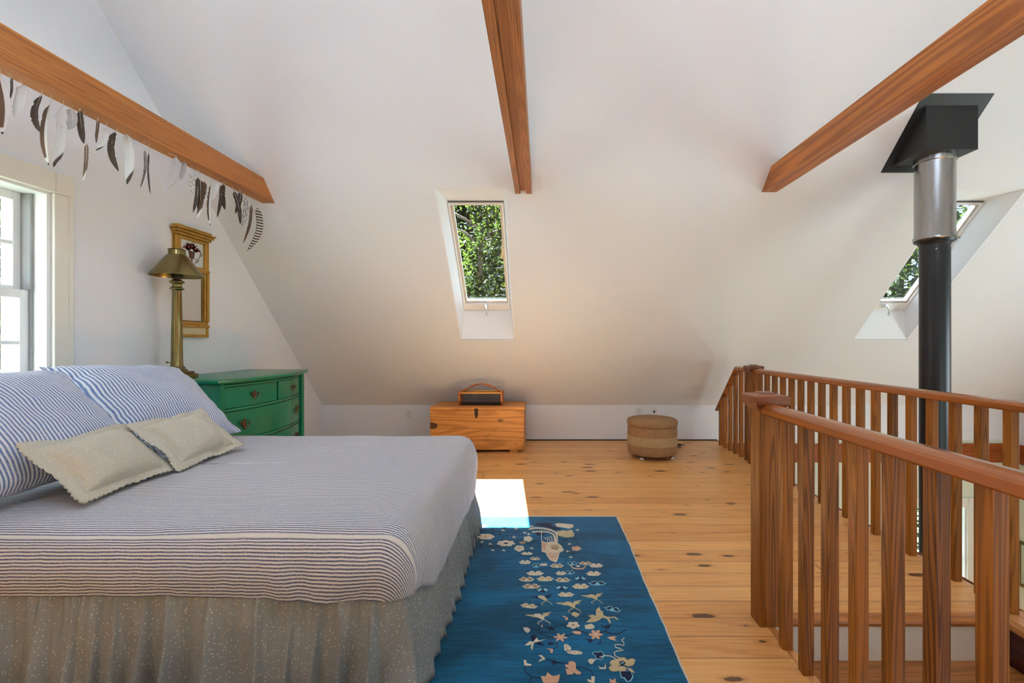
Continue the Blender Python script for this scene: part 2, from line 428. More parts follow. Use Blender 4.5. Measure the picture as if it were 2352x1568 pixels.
# ------------------------------------------------------------------ room shell
XL, XR, YF, YN = -2.67, 5.75, 5.55, -1.65     # left, right, far, near
KW = .43; A = YF + KW                         # far slope: Z = A - Y
RY = 1.95; RZ = A - RY; B = RZ - RY           # ridge, near slope: Z = B + Y
ZL = -2.6
S1 = (-.832, -.287, 3.576, 4.753)             # skylight ceiling opening: x0 x1 y0 y1
S2 = (3.268, 3.815, 3.576, 4.753)
FX = 2.145                                    # edge of the loft floor

def slope_sheet(name, mat, x0, x1, y0, y1, holes, zf, thick, flip):
    """sheet over (x,y) lying on z=zf(y), with rectangular holes; thick is added in z"""
    xs = sorted({x0, x1} | {h[0] for h in holes} | {h[1] for h in holes}); ys = sorted({y0, y1} | {h[2] for h in holes} | {h[3] for h in holes})
    mb = MB()
    for i in range(len(xs)-1):
        for j in range(len(ys)-1):
            cx = (xs[i]+xs[i+1])/2; cy = (ys[j]+ys[j+1])/2
            if any(h[0] < cx < h[1] and h[2] < cy < h[3] for h in holes): continue
            a, b, c, d = xs[i], xs[i+1], ys[j], ys[j+1]
            mb.prism([(a, c, zf(c)), (b, c, zf(c)), (b, d, zf(d)), (a, d, zf(d))], (0, 0, thick))
    return mb.build(name, mat, fix=True)
zfar = lambda y: A - y
znear = lambda y: B + y
# outer roof opening of the far skylights
D = .33                                       # vertical roof build-up
def outer(S): return (S[0]+.035, S[1]-.035, 3.905, S[3]+.0)
E_ = .0122
hole = lambda S: (S[0]-E_, S[1]+E_, S[2], S[3]+E_)
N1 = (-1.75, -.65, .55, 1.45); N2 = (1.05, 2.15, .55, 1.45)
struct(slope_sheet('ceiling', M['wall'], XL, XR, RY, YF, [hole(S1), hole(S2)], zfar, .01, 0), 'white painted sloping ceiling with skylight openings')
struct(slope_sheet('ceiling', M['wall'], XL, XR, YN, RY, [N1, N2], znear, .02, 0), 'white painted ceiling slope above and behind the bed')
roof = slope_sheet('ceiling_roof', M['roofing'], XL-.2, XR+.2, RY-.2, YF+.25, [outer(S1), outer(S2)], lambda y: A+D-.02-y, .03, 0); struct(roof)
struct(slope_sheet('ceiling_roof', M['roofing'], XL-.2, XR+.2, YN-.25, RY+.2, [N1, N2], lambda y: B+D-.02+y, .03, 0))

def side_wall(name, mat, x, thick, z0, hole=None, ztop=None, y0=YN, y1=YF):
    """gable wall at X=x; hole=(y0,y1,z0,z1); top follows the roof"""
    top = (lambda y: min(zfar(y), znear(y))+.25) if ztop is None else (lambda y: ztop)
    ys = {y0, y1}
    if ztop is None: ys.add(RY)
    if hole: ys |= {hole[0], hole[1]}
    ys = sorted(ys); mb = MB()
    for a, b in zip(ys, ys[1:]):
        m = (a+b)/2
        if hole and hole[0] < m < hole[1]:
            mb.prism([(x, a, z0), (x, b, z0), (x, b, hole[2]), (x, a, hole[2])], (thick, 0, 0))
            mb.prism([(x, a, hole[3]), (x, b, hole[3]), (x, b, top(b)), (x, a, top(a))], (thick, 0, 0))
        else: mb.prism([(x, a, z0), (x, b, z0), (x, b, top(b)), (x, a, top(a))], (thick, 0, 0))
    return mb.build(name, mat, fix=True)
W1 = (1.62, 2.475, .88, 2.015)
struct(side_wall('wall_left', M['wall'], XL, -.16, ZL, W1), 'white gable wall behind the bed and dresser')
struct(side_wall('wall_right', M['wall'], XR, .16, -.25, (1.2, 2.7, .1, 1.4)), 'white gable wall past the stove pipe')
struct(side_wall('wall_right_lower', M['wall_low'], XR, .16, ZL, (3.0, 4.2, -2.05, -.95), -.25), 'pale green wall of the room below')

def flat_wall(name, mat, y, thick, x0, x1, z0, z1, hole=None):
    mb = MB(); xs = sorted({x0, x1} | ({hole[0], hole[1]} if hole else set()))
    for a, b in zip(xs, xs[1:]):
        m = (a+b)/2
        if hole and hole[0] < m < hole[1]:
            mb.box((a, y, z0), (b, y+thick, hole[2])); mb.box((a, y, hole[3]), (b, y+thick, z1))
        else: mb.box((a, y, z0), (b, y+thick, z1))
    return mb.build(name, mat, fix=True)
struct(flat_wall('wall_far', M['wall'], YF, .16, XL-.16, XR+.16, .012, KW+.2), 'low white knee wall under the sloping ceiling')
W4 = (4.50, 5.18, -2.15, -.80)
struct(flat_wall('wall_far_lower', M['wall_low'], YF, .16, XL-.16, XR+.16, ZL, .012, W4), 'pale green far wall of the room below')
struct(flat_wall('wall_near', M['wall'], YN, -.16, XL-.16, XR+.16, ZL, KW+.2, (2.75, 4.65, -.6, .4)), 'white knee wall behind the camera')  # opening cut for the added well light

# floor of the loft
mb = MB(); mb.box((XL, YN, -.045), (.972, YF, 0)); mb.box((.972, 2.02, -.045), (FX, YF, 0))
struct(mb.build('floor', M['floor']), 'knotty pine board floor')
mb = MB(); mb.box((XL, YN, -.27), (.95, YF, -.045)); mb.box((.95, 2.04, -.27), (FX-.01, YF, -.045))
struct(mb.build('ceiling_lower', M['reveal']), 'underside of the loft floor')
struct(MB().box((XL-.16, YN-.16, ZL-.1), (XR+.16, YF+.16, ZL)).build('floor_lower', M['trunk']), 'wooden floor of the room below')
# edge boards of the stair opening
def nosing_profile(n=6, t=.045, r=.022):
    return [(-r*math.sin(PI*k/n), -t/2 + t/2*math.cos(PI*k/n)) for k in range(n+1)]
def board(name, mat, pts, d, label): return struct(MB().prism(pts, d).build(name, mat, fix=True), label)
prof = nosing_profile()
M['nosing'] = wood('nosing_wood', col(190, 124, 66), col(146, 86, 38), 0, 5, 90, .3, .06, .1)
board('trim_1', M['nosing'], [(.985, 2.02, 0), (.985, 2.02, -.045)] + [(.985, 1.995+a, z) for a, z in prof[::-1]], (2.02-.985, 0, 0), 'rounded wooden nosing at the head of the stairs')
M['stairpaint'] = plain('cream_riser_paint', (.80, .79, .68, 1), .7, var=.02)
M['tread'] = wood('tread_wood', col(176, 114, 62), col(126, 74, 34), 0, 5, 90, .32, .06, .1)
M['edgewood'] = wood('edge_board_wood', col(206, 148, 92), col(160, 98, 48), 1, 5, 90, .3, .07, .1)
board('trim_2', M['edgewood'], [(FX, YN, 0), (FX, YN, -.045)] + [(2.03+a, YN, z) for a, z in prof[::-1]], (0, 2.02-YN, 0), 'narrow floor board carrying the far railing beside the stairs')
board('trim_3', M['edgewood'], [(.952, YN, 0.0005), (.952, YN, -.045), (.985, YN, -.045), (.985, YN, .0005)], (0, 2.02-YN, 0), 'edge board of the floor under the near railing')
struct(MB().box((2.04, YN, -.34), (2.14, 2.03, -.045)).build('trim_4', M['darkwood']), 'dark wooden stringer under the far railing')
struct(MB().box((2.05, YN, ZL), (2.13, 2.03, -.34)).build('wall_stair_right', M['wall']), 'white wall beside the stairs')
struct(MB().box((.88, YN, ZL), (.958, 2.03, -.045)).build('wall_stair_left', M['wall']), 'white wall below the near railing')
struct(MB().box((.958, 2.03, ZL), (2.05, 2.10, -.27)).build('wall_stair_end', M['wall']), 'white wall under the head of the stairs')
struct(MB().box((FX-.01, 2.03, -.27), (FX+.012, YF, -.0)).build('trim_5', M['trimwood']), 'wooden fascia on the open edge of the loft floor')
# wooden band at floor level around the open well
struct(MB().box((FX+.012, YF-.022, -.265), (XR, YF, -.035)).build('trim_6', M['trimwood']), 'reddish wooden band along the far wall at floor level')
M['trimwood_y'] = wood('band_wood_side', col(160, 80, 34), col(110, 48, 16), 1, 7, 120, .4, .06, .2)
struct(MB().box((XR-.022, YN, -.265), (XR, YF-.022, -.035)).build('trim_7', M['trimwood_y']), 'reddish wooden band along the right wall')
struct(MB().box((XL+.003, YF-.006, .0005), (FX, YF, .012)).build('gap_strip_far', M['iron']), 'dark strip in place of the gap along the foot of the knee wall')  # dark strip drawn for the shade in the gap

# staircase going down towards the camera
st = thing('staircase', 'wooden stair treads with white risers going down between the railings', 'stairs', (1.5, 1.99, -.2))
for k in range(9):
    y1 = 1.995 - .26*k
    m = MB(); m.prism([(-.53, 0, 0), (-.53, 0, -.035)] + [(-.53, -.275+a, z*.8) for a, z in prof[::-1]], (1.06, 0, 0))
    m.build('tread', M['tread'], st, loc=(0, y1-1.99+.012, -.2*k), fix=True)
    MB().box((-.53, 0, .0), (.53, .018, .155 if k else .155)).build('riser', M['stairpaint'], st, loc=(0, y1-1.99+.005, -.2*k))

# ------------------------------------------------------------------ windows
def skylight(name, S, label):
    root = thing(name, label, None, ((S[0]+S[1])/2, S[3], 1.2)); root['kind'] = 'structure'
    o = outer(S); x0, x1, y0, y1 = S; X0, X1, Y0, Y1 = o
    zi = lambda y: A - y; zo = lambda y: A + D - y
    L = lambda pts: [Vector(p)-root.location for p in pts]
    m = MB()
    zt = zi(y0); zb = zo(y1)
    # splayed shaft: top (level), bottom (upright), two cheeks
    a0, a1 = (x0, y0, zi(y0)), (x1, y0, zi(y0)); b0, b1 = (x0, y1, zi(y1)), (x1, y1, zi(y1))
    A0, A1 = (X0, Y0, zo(Y0)), (X1, Y0, zo(Y0)); B0, B1 = (X0, Y1, zo(Y1)), (X1, Y1, zo(Y1))
    def quad(p, q, r, s_, out):
        m.prism(L([p, q, r, s_]), out)
    quad(a0, a1, A1, A0, (0, 0, .012)); quad(b0, b1, B1, B0, (0, .012, 0))
    quad(a0, b0, B0, A0, (-.012, 0, 0)); quad(a1, b1, B1, A1, (.012, 0, 0))
    m.build('shaft', M['reveal'], root, fix=True)
    # sash in the roof plane; local frame: e along slope down, n outwards
    e = Vector((0, 1, -1)).normalized(); n = Vector((0, 1, 1)).normalized()
    org = Vector(A0); Ln = (Vector(B0)-org).length; Wd = X1-X0
    def bar(mb_, u0, u1, s0, s1, n0, n1):
        P = org - root.location
        pts = [P+Vector((u0, 0, 0))+e*s0+n*n0, P+Vector((u1, 0, 0))+e*s0+n*n0, P+Vector((u1, 0, 0))+e*s1+n*n0, P+Vector((u0, 0, 0))+e*s1+n*n0]
        mb_.prism(pts, n*(n1-n0))
    f = MB(); bar(f, 0, .016, 0, Ln, -.03, .05); bar(f, Wd-.016, Wd, 0, Ln, -.03, .05); bar(f, .016, Wd-.016, 0, .016, -.03, .05); bar(f, .016, Wd-.016, Ln-.075, Ln, -.03, .05)
    f.build('frame', M['whitepaint'], root, fix=True)
    f = MB(); bar(f, .018, .036, .018, Ln-.075, -.012, .03); bar(f, Wd-.036, Wd-.018, .018, Ln-.075, -.012, .03); bar(f, .036, Wd-.036, .018, .03, -.012, .03); bar(f, .036, Wd-.036, Ln-.105, Ln-.075, -.012, .011)
    f.build('sash', M['sashwood'], root, fix=True)
    g = MB(); bar(g, .03, Wd-.03, .02, Ln-.1, .012, .018); g.build('glass', M['glass'], root, fix=True)
    h = MB(); P = org-root.location+Vector((Wd/2-.01, 0, 0))+e*(Ln-.05)-n*.03
    h.box(P+Vector((-.02, -.02, -.02)), P+Vector((.02, .0, .02))); h.tube([P+Vector((0, -.012, .01)), P+Vector((0, -.05, -.0)), P+Vector((.012, -.06, -.045)), P+Vector((.016, -.055, -.085))], .008)
    h.tube([P+Vector((.016, -.055, -.085)), P+Vector((.016, -.055, -.1))], .012)
    h.build('handle', M['plastic'], root, smooth=True)
    return root
M['sashwood'] = plain('grey_beige_sash', (.55, .49, .42, 1), .5, var=.05)
skylight('window_2', S1, 'tall skylight near the middle with green leaves outside')
skylight('window_3', S2, 'skylight partly hidden by the stove pipe')
for nm, N in (('added_window_6', N1), ('added_window_7', N2)):      # unseen skylights added for light on the bed and floor
    m = MB(); x0, x1, y0, y1 = N
    P = lambda x, y, k=0: (x, y, B+y+k)
    m.prism([P(x0, y0), P(x0, y1), P(x0, y1, D), P(x0, y0, D)], (-.01, 0, 0)); m.prism([P(x1, y0), P(x1, y1), P(x1, y1, D), P(x1, y0, D)], (.01, 0, 0))
    m.prism([P(x0, y0), P(x1, y0), P(x1, y0, D), P(x0, y0, D)], (0, -.01, 0)); m.prism([P(x0, y1), P(x1, y1), P(x1, y1, D), P(x0, y1, D)], (0, .01, 0))
    struct(m.build(nm, M['reveal'], fix=True), 'unseen added skylight in the near ceiling slope')

# double hung window in the left wall
def double_hung(name, label, M4, W, H, cols, rows, depth=.16, mat=M['whitepaint'], casing=True, track=True, below=True):
    """local: x along wall (0..W), y into the room is -, z 0..H ; opening W x H, wall thickness behind +y"""
    root = bpy.data.objects.new(name, None); COL.objects.link(root); root.matrix_world = M4; struct(root, label)
    m = MB()
    m.box((0, 0, 0), (.018, depth, H)); m.box((W-.018, 0, 0), (W, depth, H)); m.box((.018, 0, H-.018), (W-.018, depth, H)); m.box((.018, 0, 0), (W-.018, depth, .02))
    m.build('jamb', mat, root)
    if casing:
        c = MB(); cw = .095
        c.bbox((-cw, -.022, -.02), (-.002, 0, H-.004)); c.bbox((W+.002, -.022, -.02), (W+cw, 0, H-.004))
        c.bbox((-cw-.006, -.030, H-.004), (W+.002, 0, H+.11)); c.bbox((W+.003, -.032, H-.004), (W+cw+.006, 0, H+.11))
        c.box((W+cw-.022, -.028, -.02), (W+cw, -.02, H-.004)); c.box((-cw, -.028, -.02), (-cw+.022, -.02, H-.004))
        c.build('casing', M['trimpaint'], root)
        MB().bbox((-.12, -.05, -.045), (W+.12, .02, -.02)).build('sill', M['trimpaint'], root)
    h2 = H/2
    def sash(y, z0, z1, nm):
        f = MB(); a, b = .02, W-.02; t = .05
        f.bbox((a, y, z0), (a+t, y+.032, z1), .003); f.bbox((b-t, y, z0), (b, y+.032, z1), .003)
        f.bbox((a+t, y, z1-.045), (b-t, y+.032, z1), .003); f.bbox((a+t, y, z0), (b-t, y+.032, z0+.06), .003)
        for k in range(1, cols): x = a+t+(b-a-2*t)*k/cols; f.box((x-.009, y+.004, z0+.05), (x+.009, y+.028, z1-.04))
        for k in range(1, rows): z = z0+.06+(z1-z0-.105)*k/rows; f.box((a+t, y+.005, z-.009), (b-t, y+.027, z+.009))
        so = f.build(nm, mat, root)
        MB().box((a+t-.004, y+.014, z0+.05), (b-t+.004, y+.018, z1-.04)).build('glass', M['glass'], so)
    sash(.085, .02, h2+.03, 'sash'); sash(.122, h2-.01, H-.018, 'sash')
    if track:
        tr = MB(); tr.box((W-.036, .070, h2+.03), (W-.019, .119, H-.02)); tr.box((.019, .070, h2+.03), (.036, .119, H-.02))
        tr.box((W-.03, .072, .02), (W-.019, .082, h2+.03)); tr.box((.019, .072, .02), (.03, .082, h2+.03))
        tr.build('track', M['screen'], root)
    # outer blind stop and storm frame
    s_ = MB(); s_.box((.0, depth, 0), (.05, depth+.05, H)); s_.box((W-.05, depth, 0), (W, depth+.05, H)); s_.box((.05, depth, H-.05), (W-.05, depth+.05, H)); s_.box((.05, depth, 0), (W-.05, depth+.05, .05))
    s_.box((.05, depth+.02, h2), (W-.05, depth+.045, h2+.04))
    s_.build('storm_frame', mat, root)
    return root
RL = Matrix(((0, -1, 0, XL), (1, 0, 0, W1[0]), (0, 0, 1, W1[2]), (0, 0, 0, 1)))
double_hung('window_1', 'double hung window with ivory casing above the bed', RL, W1[1]-W1[0], W1[3]-W1[2], 3, 2)
RF = Matrix(((1, 0, 0, W4[0]), (0, 1, 0, YF), (0, 0, 1, W4[2]), (0, 0, 0, 1)))
double_hung('window_4', 'window of the room below seen between the balusters', RF, W4[1]-W4[0], W4[3]-W4[2], 1, 2)
RR = Matrix(((0, 1, 0, XR), (-1, 0, 0, 4.6), (0, 0, 1, -1.9), (0, 0, 0, 1)))
# right hand windows outside the frame, plain surrounds; the upper one is added for light
for nm, (y0, y1, z0, z1) in (('window_5', (3.0, 4.2, -2.05, -.95)), ('added_window_8', (1.2, 2.7, .1, 1.4))):
    m = MB()
    for a, b, c, d in ((y0-.09, y0, z0-.09, z1+.09), (y1, y1+.09, z0-.09, z1+.09), (y0, y1, z1, z1+.09), (y0, y1, z0-.09, z0)):
        m.box((XR-.025, a, c), (XR, b, d))
    struct(m.build(nm, M['trimpaint']), 'unseen window casing in the right wall')

# ------------------------------------------------------------------ beams
def beam_outline(z0, h, ys):
    """YZ outline: from near end to the cut along the far ceiling"""
    return [(ys, z0), (A-z0-.003, z0), (A-z0-h-.003, z0+h), (ys, z0+h)]
YS = B and (2.38-B)   # where the near slope meets beam height
def beam_near(z): return z - B + .003
BG = 'timber beams crossing under the ceiling'
def solid_beam(name, x0, x1, z0, h, parent=None, mat=M['beam'], loc=None):
    pts = [(0, beam_near(z0), z0), (0, A-z0-.003, z0), (0, A-z0-h-.003, z0+h), (0, beam_near(z0+h), z0+h)]
    m = MB(); m.prism([(x0, y, z) for _, y, z in pts], (x1-x0, 0, 0))
    return m.build(name, mat, parent, fix=True)
o = solid_beam('ceiling_beam', -2.245, -2.143, 2.315, .15); tag(o, 'brown timber beam above the bed with feathers hanging from it', 'beam', BG)
r = thing('ceiling_beam', 'brown timber beam of three planks above the skylight', 'beam', (-.14, 3.6, 2.38), 0, BG)
def part_beam(nm, x0, x1, z0, h, z_off=0):
    o = solid_beam(nm, x0, x1, z0, h); o.parent = r; o.matrix_parent_inverse = Matrix.Translation(-Vector((-.14, 3.6, 2.38))); return o
part_beam('plank', -.205, -.165, 2.372, .14); part_beam('plank', -.118, -.076, 2.372, .14); part_beam('middle_plank', -.1645, -.1185, 2.392, .12)
o = solid_beam('ceiling_beam', 1.742, 1.858, 2.382, .15); tag(o, 'brown timber beam at the right in front of the stove pipe', 'beam', BG)
o.data.materials[0] = wood('beam_wood_right', col(186, 114, 44), col(122, 66, 18), 1, 5, 70, .42, .05, .2, knots=.7)

# ------------------------------------------------------------------ railings
def rail_profile(xc, w=.072, z0=.896, z1=.942):
    h = w/2; pts = [(-h+.006, z0), (h-.006, z0), (h, z0+.006), (h, z1-.018)]
    for k in range(1, 7):
        a = PI*k/7; pts.append((h*math.cos(a)*.98, z1-.018+.018*math.sin(a)))
    pts += [(-h, z1-.018), (-h, z0+.006)]
    return [(xc+a, b) for a, b in pts]
def newel(parent, x, y, h=.965, w=.086):
    # x,y local; square post with block cap
    o = MB().bbox((-w/2, -w/2, 0), (w/2, w/2, h-.05), .004).build('newel_post', M['post'], parent, loc=(x, y, 0))
    c = MB(); a = w/2
    def sq(r, z): return [(-r, -r, z), (r, -r, z), (r, r, z), (-r, r, z)]
    lv = [(a+.004, h-.055), (a+.012, h-.048), (a+.024, h-.032), (a+.028, h-.028), (a+.028, h+.002), (a+.020, h+.007), (a-.012, h+.012), (a-.016, h+.018), (a-.02, h+.018)]
    vs = [p for r_, z in lv for p in sq(r_, z)]; fs = [(3, 2, 1, 0)]
    for i in range(len(lv)-1):
        for k in range(4): fs.append((i*4+k, i*4+(k+1) % 4, (i+1)*4+(k+1) % 4, (i+1)*4+k))
    n = (len(lv)-1)*4; fs.append((n, n+1, n+2, n+3)); c.add(vs, fs)
    c.build('cap', M['cap'], o)
    return o
bal_mesh = None
def baluster(parent, x, y, h=.9):
    global bal_mesh
    if abs(h-.9) < 1e-6:
        if bal_mesh is None:
            o = MB().bbox((-.019, -.019, 0), (.019, .019, .9), .002).build('baluster', M['post'], parent); bal_mesh = o.data
        else:
            o = bpy.data.objects.new('baluster', bal_mesh); COL.objects.link(o); o.parent = parent
    else: o = MB().bbox((-.019, -.019, 0), (.019, .019, h), .002).build('baluster', M['post'], parent)
    o.location = (x, y, 0); return o

# near railing
nr = thing('stair_railing', 'wooden stair railing in the foreground running from the nearer square newel post', 'railing', (.961, 1.955, 0), 0, 'wooden stair railings')
newel(nr, 0, 0, .968)
m = MB(); m.prism([(a, 0, b) for a, b in rail_profile(0)], (0, -2.6, 0)); m.build('handrail', M['rail'], nr, loc=(-.003, -.044, 0), fix=True)
y = 1.769+.019 - 1.955
for k in range(9): baluster(nr, 0, y - .1363*k)
# far railing
fx = 2.088; fy = 4.475
fr_ = thing('stair_railing', 'wooden stair railing on the far side of the stairs in front of the stove pipe', 'railing', (fx, fy, 0), 0, 'wooden stair railings')
newel(fr_, 0, 0, .958)
m = MB(); m.prism([(a, 0, b) for a, b in rail_profile(0)], (0, -5.0, 0)); m.build('handrail', M['rail'], fr_, loc=(0, -.044, 0), fix=True)
for k in range(22): baluster(fr_, 0, 4.340 - .1363*k - fy)
# short level piece and the raked piece following the ceiling
m = MB(); m.prism([(a, 0, b) for a, b in rail_profile(0)], (0, 4.84-4.518, 0)); m.build('handrail', M['rail'], fr_, loc=(0, .043, 0), fix=True)
m = MB(); pr = rail_profile(0)
e = Vector((0, .64, -.64)); 
m.prism([(a, (b-.942)*-.35, b) for a, b in pr], (0, .52, -.51)); m.build('raked_handrail', M['rail'], fr_, loc=(0, 4.835-fy, 0), fix=True)
for yy, hh in ((4.62, .9), (4.755, .9), (4.89, .845), (5.025, .71), (5.16, .575), (5.285, .45)): baluster(fr_, 0, yy-fy, hh)

# ------------------------------------------------------------------ stove pipe
px_, py_ = 2.853, 3.30
sp = thing('stove_pipe', 'black stove pipe with a galvanised upper section rising to a black ceiling box', 'stove pipe', (px_, py_, ZL))
def L(z): return z-ZL
m = MB(); m.lathe([(.090, 0), (.090, L(1.92))], seg=48, caps=False); o = m.build('lower_pipe', M['black'], sp, smooth=True)
MB().lathe([(.092, L(1.9)), (.098, L(1.91)), (.122, L(1.925)), (.122, L(1.94))], seg=48, caps=False).build('collar', M['black'], sp, smooth=True)
m = MB(); m.lathe([(.122, L(1.935)), (.127, L(1.94)), (.127, L(1.955)), (.1195, L(1.965)), (.1195, L(1.99)), (.118, L(1.992)), (.118, L(2.49)), (.125, L(2.495)), (.125, L(2.53))], seg=64, caps=False)
m.box((.113, -.03, L(2.2)), (.122, -.02, L(2.38))); m.box((.113, -.05, L(1.94)), (.142, -.03, L(1.955)))
smooth_angle(m.build('upper_pipe', M['galv'], sp), 40)
for a in (-2.2, -.9): MB().lathe([(.006, 0), (.006, .004)], M=Matrix.Translation((.09*math.cos(a), .09*math.sin(a), L(1.86))) @ Matrix.Rotation(PI/2, 4, 'X'), seg=8).build('screw', M['chrome'], sp)
# box: front face at y=3.145, bottom z=2.53, back where it meets the ceiling
x0, x1 = 2.658-px_, 3.016-px_; yb = 3.142-py_; zb = L(2.53); off = A-py_-ZL   # ceiling: z_local = off - y_local
m = MB(); m.prism([(x0, yb, zb), (x0, off-zb, zb), (x0, yb, off-yb)], (x1-x0, 0, 0)); m.build('ceiling_box', M['boxblack'], sp, fix=True)
m = MB(); ya, yc = 3.092-py_, 3.484-py_; nn = Vector((0, -1, -1)).normalized()*.004
m.prism([Vector((2.598-px_, ya, off-ya)), Vector((3.078-px_, ya, off-ya)), Vector((3.078-px_, yc, off-yc)), Vector((2.598-px_, yc, off-yc))], nn)
m.build('ceiling_plate', M['boxblack'], sp, fix=True)

# ------------------------------------------------------------------ dresser (bow front)
ds = thing('dresser', 'green painted bow-front dresser with bronze pulls in the corner past the bed', 'dresser', (-2.66, 3.575, 0), math.radians(1.2))
HW = .565; DP = .50; BOW = .10
def bowx(y, d=DP): return d + BOW*(1-(y/HW)**2)
def bow_solid(mb_, y0, y1, z0, z1, d, back=0.0, n=20):
    pts = [(back, y0), ] + [(bowx(y0+(y1-y0)*k/n, d), y0+(y1-y0)*k/n) for k in range(n+1)] + [(back, y1)]
    mb_.prism([(a, b, z0) for a, b in pts], (0, 0, z1-z0))
m = MB(); bow_solid(m, -HW+.03, HW-.03, .12, .915, DP-.03)
for sy in (-1, 1):
    m.bbox((.03, sy*(HW-.03)-.018, .12), (DP-.02, sy*(HW-.03)+.018, .915)); m.bbox((DP-.045, sy*(HW-.028)-.022, .0), (DP+.015, sy*(HW-.028)+.022, .915)); m.bbox((.0, sy*(HW-.028)-.022, .0), (.05, sy*(HW-.028)+.022, .915))
m.build('carcass', M['green'], ds, fix=True)
def rimmed_top():
    m = MB(); n = 28; rr = []
    for z, g in ((.915, .0), (.922, .012), (.930, .016), (.940, .018), (.947, .014), (.950, .006)):
        pts = [(-.0, -HW-.02-g)] + [(bowx(-HW+2*HW*k/n, DP+.012)+g, (-HW+2*HW*k/n)*(1+(.02+g)/HW)) for k in range(n+1)] + [(-.0, HW+.02+g)]
        rr.append([(a, b, z) for a, b in pts])
    N = len(rr[0]); vs = [p for q in rr for p in q]; fs = [list(range(N))[::-1], [(len(rr)-1)*N+k for k in range(N)]]
    for i in range(len(rr)-1):
        for k in range(N): fs.append((i*N+k, i*N+(k+1) % N, (i+1)*N+(k+1) % N, (i+1)*N+k))
    m.add(vs, fs); return m
smooth_angle(rimmed_top().build('top', M['green'], ds, fix=True), 40)
def pull(parent, x, y, z, s=1.0):
    m = MB()
    pl = [(-.045, .012), (-.036, .026), (-.026, .016), (-.014, .022), (-.008, .034), (0, .026), (.008, .034), (.014, .022), (.026, .016), (.036, .026), (.045, .012), (.034, .002), (.022, -.004), (.012, -.018), (0, -.034), (-.012, -.018), (-.022, -.004), (-.034, .002)]
    m.prism([(x-.001, y+a*s, z+b*s) for a, b in pl], (.004, 0, 0))
    for sy in (-1, 1): m.lathe([(.004, 0), (.007, .006), (.004, .016)], M=Matrix.Translation((x+.002, y+sy*.03*s, z+.01)) @ Matrix.Rotation(PI/2, 4, 'Y'), seg=10)
    m.tube([(x+.016, y+.03*s*math.cos(PI*k/8), z+.01-.026*s*math.sin(PI*k/8)) for k in range(9)], .0035, 6)
    return m.build('pull', M['pull'], parent, fix=True)
rows = [(.745, .885, 2), (.515, .715, 1), (.285, .485, 1), (.13, .265, 1)]
for z0, z1, nd in rows:
    spans = [(-HW+.055, -.012), (.012, HW-.055)] if nd == 2 else [(-HW+.055, HW-.055)]
    for a, b in spans:
        m = MB(); bow_solid(m, a, b, z0, z1, DP-.018, back=.25); d = smooth_angle(m.build('drawer', M['green'], ds, fix=True), 40)
        ys_ = [(a+b)/2] if nd == 2 else [a+.16, b-.16]
        for yy in ys_: pull(d, bowx(yy, DP-.018), yy, (z0+z1)/2, 1.0 if nd == 2 else 1.2)
for z in (.730, .500, .275, .900):     # half round rails between the drawers
    m = MB(); n = 20; pts = [(bowx(-HW+.05+(2*HW-.1)*k/n, DP-.026), -HW+.05+(2*HW-.1)*k/n, z) for k in range(n+1)]
    m.tube(pts, .011, 8); m.build('drawer_rail', M['green'], ds, smooth=True)

# ------------------------------------------------------------------ brass lamp
lp = thing('table_lamp', 'tall brass column lamp with a conical brass shade on the green dresser', 'lamp', (-2.505, 3.13, .951))
def sqbox(m, r, z0, z1, c=.003): m.bbox((-r, -r, z0), (r, r, z1), c)
m = MB(); sqbox(m, .085, 0, .028); sqbox(m, .070, .028, .045)
m.lathe([(.066, .045), (.060, .055), (.050, .062), (.046, .075), (.040, .080)], seg=32); m.build('base', M['brass_dark'], lp, fix=True)
m = MB(); m.lathe([(.038, .078), (.036, .095), (.034, .10), (.0325, .30), (.026, .60), (.030, .605), (.042, .612), (.042, .618), (.028, .626), (.026, .640), (.030, .648), (.042, .655), (.044, .664), (.030, .672), (.022, .676)], seg=32)
smooth_angle(m.build('column', M['brass'], lp), 50)
m = MB(); m.lathe([(.016, .676), (.020, .690), (.024, .700), (.024, .72), (.018, .735), (.012, .76), (.010, .84), (.006, .845)], seg=20)
for k in range(10): m.box((.022, -.002, .69), (.029, .002, .722), Matrix.Rotation(2*PI*k/10, 4, 'Z'))
m.build('burner', M['iron'], lp, smooth=False)
m = MB(); m.lathe([(.155, .700), (.152, .708), (.060, .842), (.050, .846), (.048, .878), (.053, .882), (.050, .884), (.045, .878), (.046, .844), (.056, .838), (.148, .708), (.151, .700), (.155, .700)], seg=48, caps=False)
smooth_angle(m.build('lamp_shade', M['brass'], lp), 30)
MB().tube([(0.0, -.05, .11), (0, -.072, .11), (0, -.085, .112)], [.003, .003, .008], 8).build('switch', M['brass_dark'], lp)

# ------------------------------------------------------------------ gilded mirror on left wall
Y0, Y1, Z0, Z1 = 3.29, 3.615, 1.235, 2.045
mr = thing('wall_mirror', 'narrow gilded mirror with a painted flower basket panel on the left wall', 'mirror', (XL+.002, (Y0+Y1)/2, Z0))
hw = (Y1-Y0)/2; H = Z1-Z0
m = MB(); m.box((0, -hw, 0), (.012, hw, H-.03))            # backboard
m.bbox((.012, -hw, .0), (.030, hw, .022), .003); m.bbox((.012, -hw, .075), (.038, hw, .095), .005); m.bbox((.012, -hw+.004, .095), (.030, hw-.004, .118), .004)
m.bbox((.012, -hw, .118), (.032, -hw+.045, H-.06), .005); m.bbox((.012, hw-.045, .118), (.032, hw, H-.06), .005)
m.bbox((.032, -hw+.006, .118), (.040, -hw+.030, H-.29), .003); m.bbox((.032, hw-.030, .118), (.040, hw-.006, H-.29), .003)
m.bbox((.012, -hw, .022), (.028, -hw+.02, .075), .002); m.bbox((.012, hw-.02, .022), (.028, hw, .075), .002)
